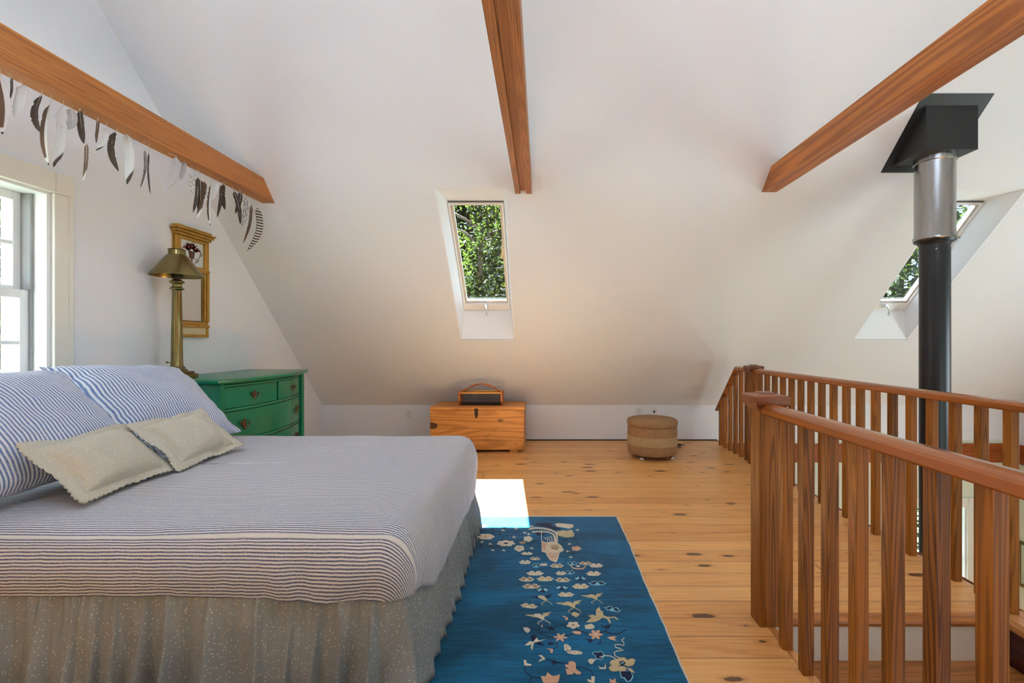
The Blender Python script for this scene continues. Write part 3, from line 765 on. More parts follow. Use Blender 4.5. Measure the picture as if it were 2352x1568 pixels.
m.bbox((.012, -hw+.045, H-.315), (.034, hw-.045, H-.27), .005); m.bbox((.012, -hw, H-.305), (.040, hw, H-.285), .004)
m.bbox((.012, -hw+.045, H-.085), (.030, hw-.045, H-.06), .003)
m.build('frame', M['gilt'], mr, fix=True)
m = MB(); m.bbox((0, -hw-.008, H-.06), (.045, hw+.008, H-.04), .004); m.bbox((0, -hw-.02, H-.04), (.06, hw+.02, H-.02), .006); m.bbox((0, -hw-.028, H-.02), (.07, hw+.028, H-.008), .003); m.bbox((0, -hw-.005, H-.008), (.05, hw+.005, H+.012), .003)
m.build('cornice', M['gilt'], mr, fix=True)
MB().box((.013, -hw+.02, .022), (.020, hw-.02, .075)).build('fluted_panel', plain('ivory_panel', (.55, .47, .28, 1), .6, var=.3, vscale=60), mr)
MB().box((.013, -hw+.045, .118), (.016, hw-.045, H-.315)).build('mirror_glass', M['mirror'], mr)
bd = MB()
for zz in [.124+.013*k for k in range(int((H-.315-.124)/.013)+1)]:
    for sy in (-1, 1): bd.lathe([(.001, -.005), (.0055, 0), (.001, .005)], c=(.026, sy*(hw-.050), zz), seg=6)
for k in range(17):
    yy = -hw+.055+k*.013
    for zz in (.122, H-.319): bd.lathe([(.001, -.005), (.0055, 0), (.001, .005)], c=(.026, yy, zz), seg=6)
bd.build('beading', M['gilt_dark'], mr)
pan = MB().box((.013, -hw+.045, H-.27), (.016, hw-.045, H-.085)).build('painted_panel', plain('milky_glass', (.62, .66, .62, 1), .25, var=.03), mr)
m = MB(); cy, cz, X_ = 0, H-.172, .0165; K_ = 1.5
def plate(pts): m.prism([(X_, cy+a*K_, cz+b*K_) for a, b in pts], (.0012, 0, 0))
plate([(-.022, .01), (.022, .01), (.014, -.028), (-.014, -.028)]); plate([(-.004, -.028), (.004, -.028), (.006, -.06), (.012, -.072), (-.012, -.072), (-.006, -.06)])
rnd = random.Random(3)
for k in range(26):
    a = PI*(.02+.96*k/25); r1 = rnd.uniform(.04, .066); c_, s_ = math.cos(a), math.sin(a)*.75
    plate([(c_*.01, .012+s_*.01), (c_*r1*.6-s_*.007, .012+s_*r1*.6+c_*.005), (c_*r1, .012+s_*r1), (c_*r1*.6+s_*.007, .012+s_*r1*.6-c_*.005)])
for sy in (-1, 1):
    m.tube([(X_+.001, cy+K_*sy*(.004+.055*math.sin(u*PI*.55)), cz+K_*(-.065+.085*u)) for u in [k/10 for k in range(11)]], .0018, 5)
    m.tube([(X_+.001, cy+K_*sy*(.034+.014*(1-u*.6)*math.cos(u*8)), cz+K_*(-.036+.014*(1-u*.6)*math.sin(u*8))) for u in [k/12 for k in range(13)]], .0015, 5)
    m.tube([(X_+.001, cy+K_*sy*(.062+.010*(1-u*.6)*math.cos(u*8)), cz+K_*.012*(1-u*.6)*math.sin(u*8)) for u in [k/12 for k in range(13)]], .0015, 5)
m.build('basket_motif', plain('motif_brown', (.07, .025, .018, 1), .6), pan)
for a, b in ((-.05, .022), (.05, .022), (0, .04), (-.02, .03), (.022, .028)): m = MB(); m.prism([(X_+.0015, cy+a*K_+.010*math.cos(k*PI/4), cz+b*K_*.9+.010*math.sin(k*PI/4)) for k in range(8)], (.0012, 0, 0)); m.build('red_flower', M['motif_red'], pan)

# ------------------------------------------------------------------ feathers
# (thread px,py | blade start px,py | tip px,py | width px | kind | bend | label) measured in a crop with 0.3826 px per unit
FE = [
 ((2,455),(4,470),(-4,800),60,'half',.05,'large brown and white feather at the very left edge of the picture'),
 ((52,440),(52,455),(62,590),32,'dark',0,'small dark feather second from the left end of the beam'),
 ((118,478),(120,500),(103,712),46,'white',.04,'fluffy white feather beside the small dark one at the left'),
 ((255,540),(250,568),(262,802),76,'dark',-.12,'ragged dark feather just left of the two long overlapping ones'),
 ((303,570),(318,625),(300,995),72,'half',-.06,'longest feather, brown and white, above the window casing corner'),
 ((382,602),(378,660),(312,998),62,'pale_tip',.10,'long pale feather with a dark tip overlapping the longest one'),
 ((433,632),(436,655),(395,772),52,'grey',.1,'small white feather slanting left behind the long pale ones'),
 ((487,650),(470,655),(500,860),58,'dark',-.04,'broad dark brown feather, upper of a pair'),
 ((507,668),(505,850),(512,1090),34,'brown_tip',.02,'long narrow brown feather with white tip hanging lowest left of centre'),
 ((587,708),(586,716),(594,866),22,'brown',.02,'small narrow grey-brown feather between dark pair and cream one'),
 ((640,738),(645,768),(585,908),32,'pale_tip',.22,'small cream feather curving to the left'),
 ((706,770),(708,792),(708,1026),52,'dark',-.12,'dark notched feather touching the large pale grey one'),
 ((790,805),(768,798),(752,1102),66,'pale_tip',.06,'large pale grey feather with dark tip near the middle of the beam'),
 ((868,848),(864,888),(838,1122),20,'dark',.05,'thin dark feather slanting left, one of two thin ones'),
 ((898,860),(884,905),(908,1165),20,'dark',-.04,'thin dark feather slanting right, one of two thin ones'),
 ((1012,915),(1052,935),(987,1156),48,'grey',.12,'wispy grey feather slanting left, alone on the beam'),
 ((1112,962),(1114,968),(1096,1082),36,'grey',.05,'tiny pale fluffy feather to the right of the wispy grey one'),
 ((1150,985),(1162,1040),(1150,1165),32,'spots',.05,'short white and brown feather at the left of the dark cluster'),
 ((1183,998),(1196,1062),(1152,1272),42,'dark',.06,'dark feather in the cluster above the mirror, slanting left'),
 ((1197,1005),(1200,1070),(1180,1308),34,'brown_tip',.04,'brown feather with white tip in the cluster above the mirror'),
 ((1215,1015),(1214,1080),(1196,1232),32,'brown',.04,'fluffy brown feather at the right of the dark cluster'),
 ((1265,1040),(1264,1098),(1270,1356),36,'half',-.04,'white and brown feather hanging just above the mirror cornice'),
 ((1308,1062),(1304,1100),(1280,1205),26,'white',.05,'small white downy feather right above the mirror'),
 ((1335,1075),(1338,1110),(1305,1306),20,'dark',.06,'thin dark feather slanting left beside a broad dark one'),
 ((1350,1080),(1350,1105),(1346,1258),34,'dark',-.05,'broad short dark feather with rounded tip beyond the mirror'),
 ((1398,1105),(1405,1142),(1438,1345),34,'dark',.05,'dark feather slanting right, crossing a shorter dark one'),
 ((1438,1125),(1440,1148),(1412,1282),30,'dark',.05,'shorter dark feather slanting left across its neighbour'),
 ((1470,1142),(1470,1180),(1456,1372),30,'spots',.05,'white feather with brown spots near the beam end'),
 ((1503,1158),(1508,1222),(1468,1462),24,'brown',.07,'slim brown feather left of the barred one'),
 ((1527,1170),(1548,1240),(1488,1508),42,'bars',.17,'long curved feather barred brown and white at the beam end'),
]
def feather(i, th, b0, b1, wd, kind, bend, label):
    f = .3826; yy = 1045*2.2/(1243-th[0]*f)
    W = lambda q: Vector(((q[0]*f-1243)/1045*yy, 0, 1.2+(785-q[1]*f)/1045*yy))
    base = W(th); top = Vector((base.x, 0, 2.314)); s = W(b0); e = W(b1); width = wd*f/1045*yy
    root = thing('feather', label, 'feather', (base.x, yy, 2.314), 0, 'feathers hanging from the beam above the bed')
    O = Vector((base.x, 0, 2.314))
    s -= O; e -= O; rnd = random.Random(i)
    yaw = rnd.uniform(-.5, .5); d = (e-s); L_ = d.length; dn = d.normalized(); side = Vector((-dn.z, 0, dn.x))
    if side.x < 0: side = -side
    out = Vector((0, 1, 0))
    Lg = 26; Wn = 5
    def spine(v): return s + d*v + side*(bend*L_*math.sin(PI*v)*1.0) + out*(.012*math.sin(v*2+i))
    vs = []; uvs = []; fs = []
    for j in range(Lg+1):
        v = j/Lg
        env = min(1, (v/.10)**.6 if v > 0 else 0)*max(0.02, (1-max(0, (v-.45)/.55)**2.4))**.75
        jag = 1 - (.35*rnd.random() if rnd.random() < .16 and kind != 'bars' else .05*rnd.random())
        jag2 = 1 - (.35*rnd.random() if rnd.random() < .16 and kind != 'bars' else .05*rnd.random())
        for k in range(-Wn, Wn+1):
            u = k/Wn; hwid = width/2*env*(jag if u < 0 else jag2)*(.75 if u > 0 and kind in ('dark', 'half') else 1.0)
            c = spine(min(1, v + abs(u)*.035*(1-v)))
            p = c + (side*math.cos(yaw)+out*math.sin(yaw))*(u*hwid/math.cos(yaw)) + out*(-.10*abs(u)*hwid)
            vs.append(p); uvs.append((u, v))
    n = 2*Wn+1
    for j in range(Lg):
        for k in range(2*Wn): fs.append((j*n+k, j*n+k+1, (j+1)*n+k+1, (j+1)*n+k))
    me = bpy.data.meshes.new('vane'); me.from_pydata(vs, [], fs); uv = me.uv_layers.new(name='UVMap')
    for lp_ in me.loops: uv.data[lp_.index].uv = uvs[lp_.vertex_index]
    finish(me, FM[kind], True)
    o = bpy.data.objects.new('vane', me); COL.objects.link(o); o.parent = root
    md = o.modifiers.new('thickness', 'SOLIDIFY'); md.thickness = .0012
    MB().tube([Vector((0, 0, -.0)), s*.5, spine(0), spine(.3), spine(.6), spine(.9)], [.0012, .0014, .0022, .0018, .0012, .0006], 6).build('quill', M['quill'], root, smooth=True)
for i, a in enumerate(FE): feather(i, *a)

# ------------------------------------------------------------------ bed
BX0, BX1, BY0, BY1 = -2.60, -.44, 1.445, 2.955
TOP = .612; BOT = .392
bed = thing('bed', 'large bed with dotted grey ruffled skirt in the left foreground', 'bed', ((BX0+BX1)/2, (BY0+BY1)/2, 0))
bl = Vector((-(BX0+BX1)/2, -(BY0+BY1)/2, 0))
m = MB(); m.bbox((BX0+.03, BY0+.04, .16), (BX1-.04, BY1-.04, .375), .02); m.build('box_spring', M['skirt'], bed, loc=bl)
m = MB(); m.bbox((BX0+.01, BY0+.03, .377), (BX1-.03, BY1-.03, TOP-.03), .03); m.build('mattress', M['reveal'], bed, loc=bl)
for x in (BX0+.1, (BX0+BX1)/2, BX1-.12):
    for y in (BY0+.12, BY1-.12): MB().box((x-.03, y-.03, .0125), (x+.03, y+.03, .16)).build('leg', M['iron'], bed, loc=bl)
# ruffled skirt along the near side, the foot and the far side
def skirt():
    rnd = random.Random(11)
    path = []
    c = .06
    def seg(a, b, n): return [(a[0]+(b[0]-a[0])*k/n, a[1]+(b[1]-a[1])*k/n) for k in range(n)]
    a = (BX0, BY0+.02); b = (BX1-c-.01, BY0+.02); c1 = (BX1-.01, BY0+.02+c); d = (BX1-.01, BY1-c-.02); d1 = (BX1-c-.01, BY1-.02); e = (BX0, BY1-.02)
    step = .0035
    raw = seg(a, b, int((b[0]-a[0])/step))
    raw += [(b[0]+c*math.sin(PI/2*k/26), b[1]+c-c*math.cos(PI/2*k/26)) for k in range(26)]
    raw += seg(c1, d, int((d[1]-c1[1])/step)) 
    raw += [(d[0]-c+c*math.cos(PI/2*k/10), d[1]+c*math.sin(PI/2*k/10)) for k in range(10)]
    raw += seg(d1, e, 160)
    n = len(raw); vs = []; NZ = 16
    # irregular fold phase
    ph = []; s = 0; acc = 0; last = raw[0]
    for i, p_ in enumerate(raw):
        ds_ = math.hypot(p_[0]-last[0], p_[1]-last[1]); last = p_; s += ds_
        fr = 10 + 9*noise.noise(Vector((s*2.9, 0, 0))); acc += ds_*fr*2*PI; ph.append((acc, s))
    for j in range(NZ+1):
        v = j/NZ
        for i, p_ in enumerate(raw):
            q = raw[min(i+1, n-1)]; r_ = raw[max(i-1, 0)]
            tx, ty = q[0]-r_[0], q[1]-r_[1]; l = math.hypot(tx, ty) or 1; nx, ny = ty/l, -tx/l
            a_, s = ph[i]; foot = 1 - .35*max(0, min(1, (nx-.1)/.8))
            sh = .9*noise.noise(Vector((s*3, v*1.6, 4)))
            lean = .25*noise.noise(Vector((s*1.4, 3, 8)))
            w1 = math.sin(a_ + sh*2.0 + v*lean*8); w2 = math.sin(a_*2.7 + 1.3)
            amp = .005 + .050*v**.55
            sharp = 1-2*abs(math.sin(a_/2 + sh + v*lean*4))**.8
            sub = .006*w2*(1-v)**1.5 + .010*noise.noise(Vector((s*16, v*2.2, 1)))
            outw = .012 + .044*v + foot*min(1, .3+v)*amp*sharp*(.7+.5*noise.noise(Vector((s*3.1, 1, 2)))) + sub
            z = .408*(1-v) + .016*v + (.006*noise.noise(Vector((s*12, 0, 9))) if j == NZ else 0)
            vs.append((p_[0]+nx*outw + tx/l*.016*v*math.cos(a_), p_[1]+ny*outw + ty/l*.016*v*math.cos(a_), z))
    fs = [(j*n+i, (j+1)*n+i, (j+1)*n+i+1, j*n+i+1) for j in range(NZ) for i in range(n-1)]
    me = bpy.data.meshes.new('bed_skirt'); me.from_pydata(vs, [], fs); finish(me, M['skirt'], True)
    o = bpy.data.objects.new('bed_skirt', me); COL.objects.link(o); o.parent = bed; o.location = bl
    md = o.modifiers.new('thickness', 'SOLIDIFY'); md.thickness = .0015
skirt()

# seersucker coverlet stretched over the mattress
def coverlet():
    cx, cy = (BX0+BX1)/2, (BY0+BY1)/2; hx, hy = (BX1-BX0)/2, (BY1-BY0)/2
    NS = 720
    def outline(inset, rc):
        ax, ay = hx-inset, hy-inset; rc = max(rc, .012); pts = []
        per = [(1, 1, 0), (-1, 1, PI/2), (-1, -1, PI), (1, -1, 3*PI/2)]
        # sample by equal angle-like parameter: straight runs + corners
        na = 24; ns_x = 200; ns_y = NS//2 - ns_x - 2*na
        def corner(qx, qy, a0): return [(qx*(ax-rc)+rc*math.cos(a0+PI/2*k/na), qy*(ay-rc)+rc*math.sin(a0+PI/2*k/na)) for k in range(na)]
        def run(p, q, n): return [(p[0]+(q[0]-p[0])*k/n, p[1]+(q[1]-p[1])*k/n) for k in range(n)]
        pts += run((ax, -ay+rc), (ax, ay-rc), ns_y) + corner(1, 1, 0)
        pts += run((ax-rc, ay), (-ax+rc, ay), ns_x) + corner(-1, 1, PI/2)
        pts += run((-ax, ay-rc), (-ax, -ay+rc), ns_y) + corner(-1, -1, PI)
        pts += run((-ax+rc, -ay), (ax-rc, -ay), ns_x) + corner(1, -1, 3*PI/2)
        return pts
    rings = []  # (inset, drop)
    R = .055
    for k in range(16): rings.append((hy*(1-.012) - (hy-R)*k/16*.99 if k else hy*.985, 0))
    rings = [(hy*.985 - (hy*.985-R)*k/15, 0) for k in range(16)]
    for k in range(1, 9):
        a = PI/2*k/8; rings.append((R-R*math.sin(a), R-R*math.cos(a)))
    for k in range(1, 17): rings.append((-.006*math.sin(PI*k/17), R+(TOP-BOT-R)*k/16))
    for k in range(1, 5): rings.append((.03*k/4, TOP-BOT+.003*k))
    vs = []; uvs = []
    base = outline(0, .075); n = len(base)
    for ri, (ins, drop) in enumerate(rings):
        o_ = outline(ins, .075-ins*.4)
        for i, (x, y) in enumerate(o_):
            bx, by = base[i]
            # outward direction
            q = base[(i+1) % n]; r_ = base[i-1]; tx, ty = q[0]-r_[0], q[1]-r_[1]; l = math.hypot(tx, ty) or 1; nx, ny = ty/l, -tx/l
            X, Y = cx+x, cy+y; z = TOP-drop
            top_w = 1 if drop < .02 else max(0, 1-drop/.06)
            z += (.010*noise.noise(Vector((X*1.7, Y*2.1, 1)))+.004*noise.noise(Vector((X*5, Y*6, 3))))*top_w
            z -= .016*max(0, 1-max(0, ins)/.32)**2*top_w
            # side wrinkles, growing towards the hem and the corners
            if drop > .03:
                v = min(1, (drop-.03)/(TOP-BOT-.03)); s = i*.0105
                cor = math.exp(-((X-(BX1-.2))/.30)**2) if ny < -.3 else (.5 if nx > .3 else .2)
                g = noise.noise(Vector((X*13, Y*13, v*1.2)))*.012*v*(.35+1.6*cor) + noise.noise(Vector((X*45, Y*45, v*2)))*.004*v
                wx = max(0, min(1, (nx-.1)/.8)); g *= 1-.75*wx; g += wx*.012*v*noise.noise(Vector((Y*5, 1, 2)))
                X += nx*g; Y += ny*g
                bulge = .018*math.sin(PI*v)
                X += nx*bulge; Y += ny*bulge; X += wx*.030*v
                if drop > TOP-BOT-.04: z += .005*noise.noise(Vector((X*7, Y*7, 7)))
                if ny < -.3: z -= .018*cor*v
                if nx > .1: z -= wx*(.13*v*min(1, max(0, (Y-BY0-.03)/.3))*min(1, max(0, (BY1-Y)/.15)) + .02*v*noise.noise(Vector((Y*6, 0, 2))))
            uvs.append((X - BX0 + nx*drop*.9 if nx > .5 else X-BX0, (cy+y-BY0) if drop == 0 else ((Y-BY0) if abs(ny) < .3 else (cy+y-BY0) + ny*drop)))
            vs.append((X, Y, z))
    # near edge: make v run on down the side (v = -drop)
    fs = []
    for ri in range(len(rings)-1):
        for i in range(n): fs.append((ri*n+i, (ri+1)*n+i, (ri+1)*n+(i+1) % n, ri*n+(i+1) % n))
    fs.append([i for i in range(n)])
    me = bpy.data.meshes.new('bed_coverlet'); me.from_pydata(vs, [], fs); uv = me.uv_layers.new(name='UVMap')
    for lp_ in me.loops: uv.data[lp_.index].uv = uvs[lp_.vertex_index]
    finish(me, M['coverlet'], True)
    o = bpy.data.objects.new('bed_coverlet', me); COL.objects.link(o)
    bm = bmesh.new(); bm.from_mesh(me); bmesh.ops.recalc_face_normals(bm, faces=bm.faces[:]); bm.to_mesh(me); bm.free()
    tag(o, 'blue and white striped seersucker coverlet with a white band stretched over the bed', 'coverlet')
coverlet()

# ------------------------------------------------------------------ pillows
def pillow(name, label, cat, w_, h_, t_, Mx, mat, fu=0, fv=0, scallop=0, seed=0, stripe='v', puff=2.6, group=None, wr=1.0):
    """local x = width, y = height (up), z = towards the front"""
    nu, nv = 72, 56; vs = []; uvs = []; fs = []
    fu_, fv_ = fu/(w_/2), fv/(h_/2)
    def P(a, b, side):
        u = a*(1+fu_); v = b*(1+fv_)
        uc = max(-1, min(1, u)); vc = max(-1, min(1, v))
        th = t_*((1-abs(uc)**puff)*(1-abs(vc)**puff))**.5 if abs(uc) < 1 and abs(vc) < 1 else 0
        x = u*w_/2*(1-.07*(1-vc*vc)); y = v*h_/2*(1-.07*(1-uc*uc))
        f = Vector((x*7+seed*9, y*7, side*2+seed))
        q = noise.noise(f)*.012*wr + noise.noise(f*2.7)*.006*wr
        edge = max(abs(uc), abs(vc)); q *= (.35+.65*min(1, th/(t_*.5)))
        # gathers running in from the seams
        if .55 < edge < 1.0:
            k = (edge-.55)/.45
            q += .007*k*wr*noise.noise(Vector((x*26 if abs(vc) > abs(uc) else 3, y*26 if abs(uc) >= abs(vc) else 7, seed)))
        z = side*(th+.0015) + q
        ex = max(0, abs(u)-1)+max(0, abs(v)-1)
        if ex > 0: z += .020*noise.noise(Vector((x*9, y*9, seed+5)))*min(1, ex*8)
        return Vector((x, y, z))
    for side in (1, -1):
        for j in range(nv+1):
            for i in range(nu+1):
                a, b = -1+2*i/nu, -1+2*j/nv
                # concentrate samples near the edge
                a = math.copysign(abs(a)**.8, a); b = math.copysign(abs(b)**.8, b)
                p_ = P(a, b, side)
                if scallop:
                    if i in (0, nu): p_.x *= 1+ .03*abs(math.sin(j*PI/4.0))
                    if j in (0, nv): p_.y *= 1+ .04*abs(math.sin(i*PI/4.0))
                vs.append(p_); uvs.append((p_.y, p_.x) if stripe == 'v' else (p_.x, p_.y))
    n = nu+1; K = n*(nv+1)
    for j in range(nv):
        for i in range(nu):
            a = j*n+i; fs.append((a, a+1, a+n+1, a+n)); fs.append((K+a, K+a+n, K+a+n+1, K+a+1))
    for i in range(nu): fs.append((i, K+i, K+i+1, i+1)); a = nv*n+i; fs.append((a, a+1, K+a+1, K+a))
    for j in range(nv): a = j*n; fs.append((a, a+n, K+a+n, K+a)); a = j*n+nu; fs.append((a, K+a, K+a+n, a+n))
    me = bpy.data.meshes.new(name); me.from_pydata(vs, [], fs); uv = me.uv_layers.new(name='UVMap')
    for lp_ in me.loops: uv.data[lp_.index].uv = uvs[lp_.vertex_index]
    finish(me, mat, True)
    o = bpy.data.objects.new(name, me); COL.objects.link(o); o.matrix_world = Mx
    return tag(o, label, cat, group)
def frame(loc, wdir, up):
    x = Vector(wdir).normalized(); y = Vector(up); y = (y - x*y.dot(x)).normalized(); z = x.cross(y)
    Mx = Matrix((x, y, z)).transposed().to_4x4(); Mx.translation = Vector(loc); return Mx
pillow('pillow', 'far striped pillow leaning against the head of the bed beside the dresser', 'pillow', .70, .60, .125,
       frame((-2.15, 2.52, .856), (0.10, 1, -.06), (-.56, .02, .50)), M['pillowcase'], fu=.03, seed=2, group='blue striped pillows')
pillow('pillow', 'near striped pillow at the left edge below the window', 'pillow', .70, .60, .125,
       frame((-2.09, 1.80, .856), (0.02, 1, .02), (-.56, .02, .50)), M['pillowcase'], fu=.05, seed=5, group='blue striped pillows')
pillow('cushion', 'beige dotted cushion with scalloped edge in front of the near striped pillow', 'cushion', .36, .24, .068,
       frame((-1.755, 1.835, .728), (-.07, 1, -.01), (-.5, -.09, .46)), M['cushion'], fu=.05, fv=.032, scallop=1, seed=8, group='small beige cushions', wr=1.3)
pillow('cushion', 'beige dotted cushion with scalloped edge in front of the far striped pillow', 'cushion', .36, .24, .068,
       frame((-1.740, 2.265, .730), (-.02, 1, .01), (-.5, -.06, .46)), M['cushion'], fu=.05, fv=.032, scallop=1, seed=12, group='small beige cushions', wr=1.3)

# ------------------------------------------------------------------ wooden chest and basket
ch = thing('wooden_chest', 'old knotty pine chest with iron latch against the knee wall', 'chest', (-.692, 5.16, 0))
hw, dy0, dy1 = .508, -.245, .235
m = MB(); m.bbox((-hw, dy0, .035), (hw, dy0+.022, .135), .002); m.bbox((-hw, dy0, .137), (hw, dy0+.022, .265), .002); m.bbox((-hw, dy0, .267), (hw, dy0+.022, .462), .002)
m.bbox((-hw, dy0+.023, .035), (-hw+.02, dy1, .462), .002); m.bbox((hw-.02, dy0+.023, .035), (hw, dy1, .462), .002); m.bbox((-hw+.021, dy1-.02, .035), (hw-.021, dy1, .462), .002); m.box((-hw+.021, dy0+.023, .037), (hw-.021, dy1-.021, .055))
m.build('body', M['trunk'], ch, fix=True)
MB().bbox((-hw-.006, dy0-.008, .465), (hw+.006, dy1+.006, .496), .004).build('lid', M['trunk'], ch, fix=True)
MB().bbox((-hw+.03, dy0+.03, .0), (-hw+.13, dy1-.03, .034)).build('foot', M['trunk'], ch); MB().bbox((hw-.16, dy0+.03, 0), (hw-.06, dy1-.03, .034)).build('foot', M['trunk'], ch)
m = MB(); m.bbox((-.028, dy0-.013, .452), (.012, dy0-.008, .482), .002); m.prism([(-.022, dy0-.006, .462), (.006, dy0-.006, .462), (.012, dy0-.006, .43), (.004, dy0-.006, .395), (-.008, dy0-.006, .375), (-.020, dy0-.006, .395), (-.028, dy0-.006, .43)], (0, -.005, 0))
m.build('latch', M['iron'], ch, fix=True)
for x in (-hw+.015, hw-.015):
    for z in (.06, .11, .17, .23, .30, .42): MB().lathe([(.005, 0), (.004, .002)], M=Matrix.Translation((x, dy0+.001, z)) @ Matrix.Rotation(PI/2, 4, 'X'), seg=8).build('nail', M['iron'], ch)
bk = thing('garden_basket', 'wooden handled basket with wire mesh sides on top of the pine chest', 'basket', (-.668, 5.10, .4965))
hw = .232
for sx in (-1, 1):
    pl = [(-.085, .0)] if 0 else [(-.10, .155), (.10, .155), (.095, .05), (.06, .012), (.03, .0), (-.03, .0), (-.06, .012), (-.095, .05)]
    MB().prism([(sx*hw-(.009 if sx > 0 else .009), a, b) for a, b in pl], (.018, 0, 0)).build('end_panel', M['basketwood'], bk, fix=True)
for y in (-.098, .098): MB().tube([(-hw+.01, y, .142), (hw-.01, y, .142)], .0095, 8).build('side_rail', plain('light_dowel', col(214, 150, 62), .4), bk, smooth=True)
m = MB()
side = [(-.096, .14), (-.092, .05), (-.06, .015), (0, .006), (.06, .015), (.092, .05), (.096, .14)]
def along(t_):
    L_ = [0]; 
    for a, b in zip(side, side[1:]): L_.append(L_[-1]+math.hypot(b[0]-a[0], b[1]-a[1]))
    d_ = t_*L_[-1]
    for k in range(len(side)-1):
        if d_ <= L_[k+1]+1e-9:
            q = (d_-L_[k])/(L_[k+1]-L_[k]); return (side[k][0]+(side[k+1][0]-side[k][0])*q, side[k][1]+(side[k+1][1]-side[k][1])*q)
    return side[-1]
for k in range(31):
    a, b = along(k/30); m.tube([(-hw+.01, a, b), (hw-.01, a, b)], .0013, 4)
for k in range(33):
    x = -hw+.015+(2*hw-.03)*k/32; m.tube([(x, a, b) for a, b in side], .0013, 4)
m.build('wire_mesh', M['cable'], bk)
m = MB(); m.tube([(-.20+.40*k/24, 0, .148+.085*math.sin(PI*k/24)**.85) for k in range(25)], .0085, 8); m.build('handle', M['basketwood'], bk, smooth=True)
m = MB(); m.box((-hw+.012, -.05, .016), (hw-.012, .05, .022)); m.build('liner', M['iron'], bk)

# ------------------------------------------------------------------ wicker ottoman
ot = thing('wicker_ottoman', 'round woven wicker ottoman with lid on small metal feet', 'ottoman', (1.164, 4.775, 0))
def wick(name, prof, c, parent, mats, split, rows, around=110):
    """lathe with UV: x counts strands around, y counts rows"""
    seg = 96; vs = []; uvs = []; fs = []; L_ = 0; last = prof[0]
    for i, (r_, z) in enumerate(prof):
        L_ += math.hypot(r_-last[0], z-last[1]); last = (r_, z)
        for k in range(seg+1): a = 2*PI*k/seg; vs.append((c[0]+r_*math.cos(a), c[1]+r_*math.sin(a), c[2]+z)); uvs.append((k/seg*around, L_*rows))
    n = seg+1
    for i in range(len(prof)-1):
        for k in range(seg): fs.append((i*n+k, i*n+k+1, (i+1)*n+k+1, (i+1)*n+k))
    me = bpy.data.meshes.new(name); me.from_pydata(vs, [], fs); uv = me.uv_layers.new(name='UVMap')
    for lp_ in me.loops: uv.data[lp_.index].uv = uvs[lp_.vertex_index]
    finish(me, mats, True)
    for p_ in me.polygons:
        z = p_.center.z
        p_.material_index = 1 if split and split[0] < z < split[1] else 0
    o = bpy.data.objects.new(name, me); COL.objects.link(o); o.parent = parent; return o
Rr = .252
prof = [(.02, .04), (Rr-.03, .04), (Rr-.012, .044), (Rr-.002, .055)] + [(Rr+.004*math.sin(PI*k/12), .055+.27*k/12) for k in range(13)] + [(Rr-.006, .333), (Rr-.02, .336)]
wick('body', prof, (0, 0, 0), ot, [M['wicker'], M['wicker_light']], (.135, .245), 170, 190)
wick('lid', [(Rr-.02, .338), (Rr+.002, .338), (Rr+.008, .345), (Rr+.008, .378), (Rr+.002, .392), (Rr-.02, .400)] + [((Rr-.02)*(1-k/12), .400+.006*math.sin(PI/2*k/12)) for k in range(1, 12)] + [(.004, .406)], (0, 0, 0), ot, [M['wicker']], None, 170, 190)
for k in range(4):
    a = PI/4+PI/2*k+.06
    MB().lathe([(.012, .04), (.014, .032), (.022, .026), (.028, .018), (.026, .008), (.02, 0)], seg=16).build('foot', M['chrome'], ot, smooth=True, loc=((Rr-.035)*math.cos(a), (Rr-.035)*math.sin(a), 0), fix=True)
# cable on the floor behind it
m = MB(); rnd = random.Random(5)
pts = []
for k in range(90):
    a = k*.42; r1 = .10+.02*math.sin(k*.7); pts.append((1.50+r1*math.cos(a)*.95+.03*math.sin(k*.11), 5.22+.07*math.sin(a)+.02*math.sin(k*.2), .006+.022*abs(math.sin(k*.16))))
pts += [(1.45, 5.28, .01), (1.30, 5.35, .01), (1.27, 5.46, .01), (1.272, 5.53, .05), (1.272, 5.54, .2), (1.272, 5.535, .30)]
m.tube(pts, .0035, 6); tag(m.build('cable', M['cable'], smooth=True), 'black coiled cable on the floor behind the wicker ottoman', 'cable')

# outlets on the knee wall
def outlet(x, z, label, jack=False):
    r_ = thing('wall_outlet', label, 'outlet', (x, YF-.001, z), 0, 'white outlets on the knee wall')
    MB().bbox((-.035, -.006, -.057), (.035, 0, .057), .002).build('cover_plate', M['plastic'], r_)
    if jack: MB().box((-.012, -.009, -.014), (.012, -.0065, .012)).build('socket', M['outletslot'], r_); return
    if 1:
        for dz in (-.02, .02): m = MB(); m.box((-.009, -.0075, dz-.007), (-.006, -.0065, dz+.007)); m.box((.006, -.0075, dz-.007), (.009, -.0065, dz+.007)); m.lathe([(.003, 0), (.003, .001)], c=(0, -.007, dz-.012), seg=8); m.build('socket', M['outletslot'], r_)
outlet(-1.612, .317, 'white outlet on the knee wall left of the pine chest')
outlet(1.195, .352, 'white outlet above the ottoman, the left one')
outlet(1.375, .352, 'white jack plate above the ottoman, the right one', True)

# framed picture on the lower right wall
pc = thing('framed_picture', 'gold framed picture on the pale green lower wall', 'picture', (XR-.002, 5.16, -1.45))
m = MB()
for a, b, c, d in ((-.32, -.285, -.27, .27), (.285, .32, -.27, .27), (-.285, .285, .235, .27), (-.285, .285, -.27, -.235)): m.bbox((-.02, a, c), (0, b, d), .003)
m.build('frame', M['gilt_dark'], pc)
MB().box((-.008, -.285, -.235), (-.002, .285, .235)).build('picture_sheet', plain('pale_green_print', (.50, .58, .42, 1), .5, var=.15, vscale=6), pc)

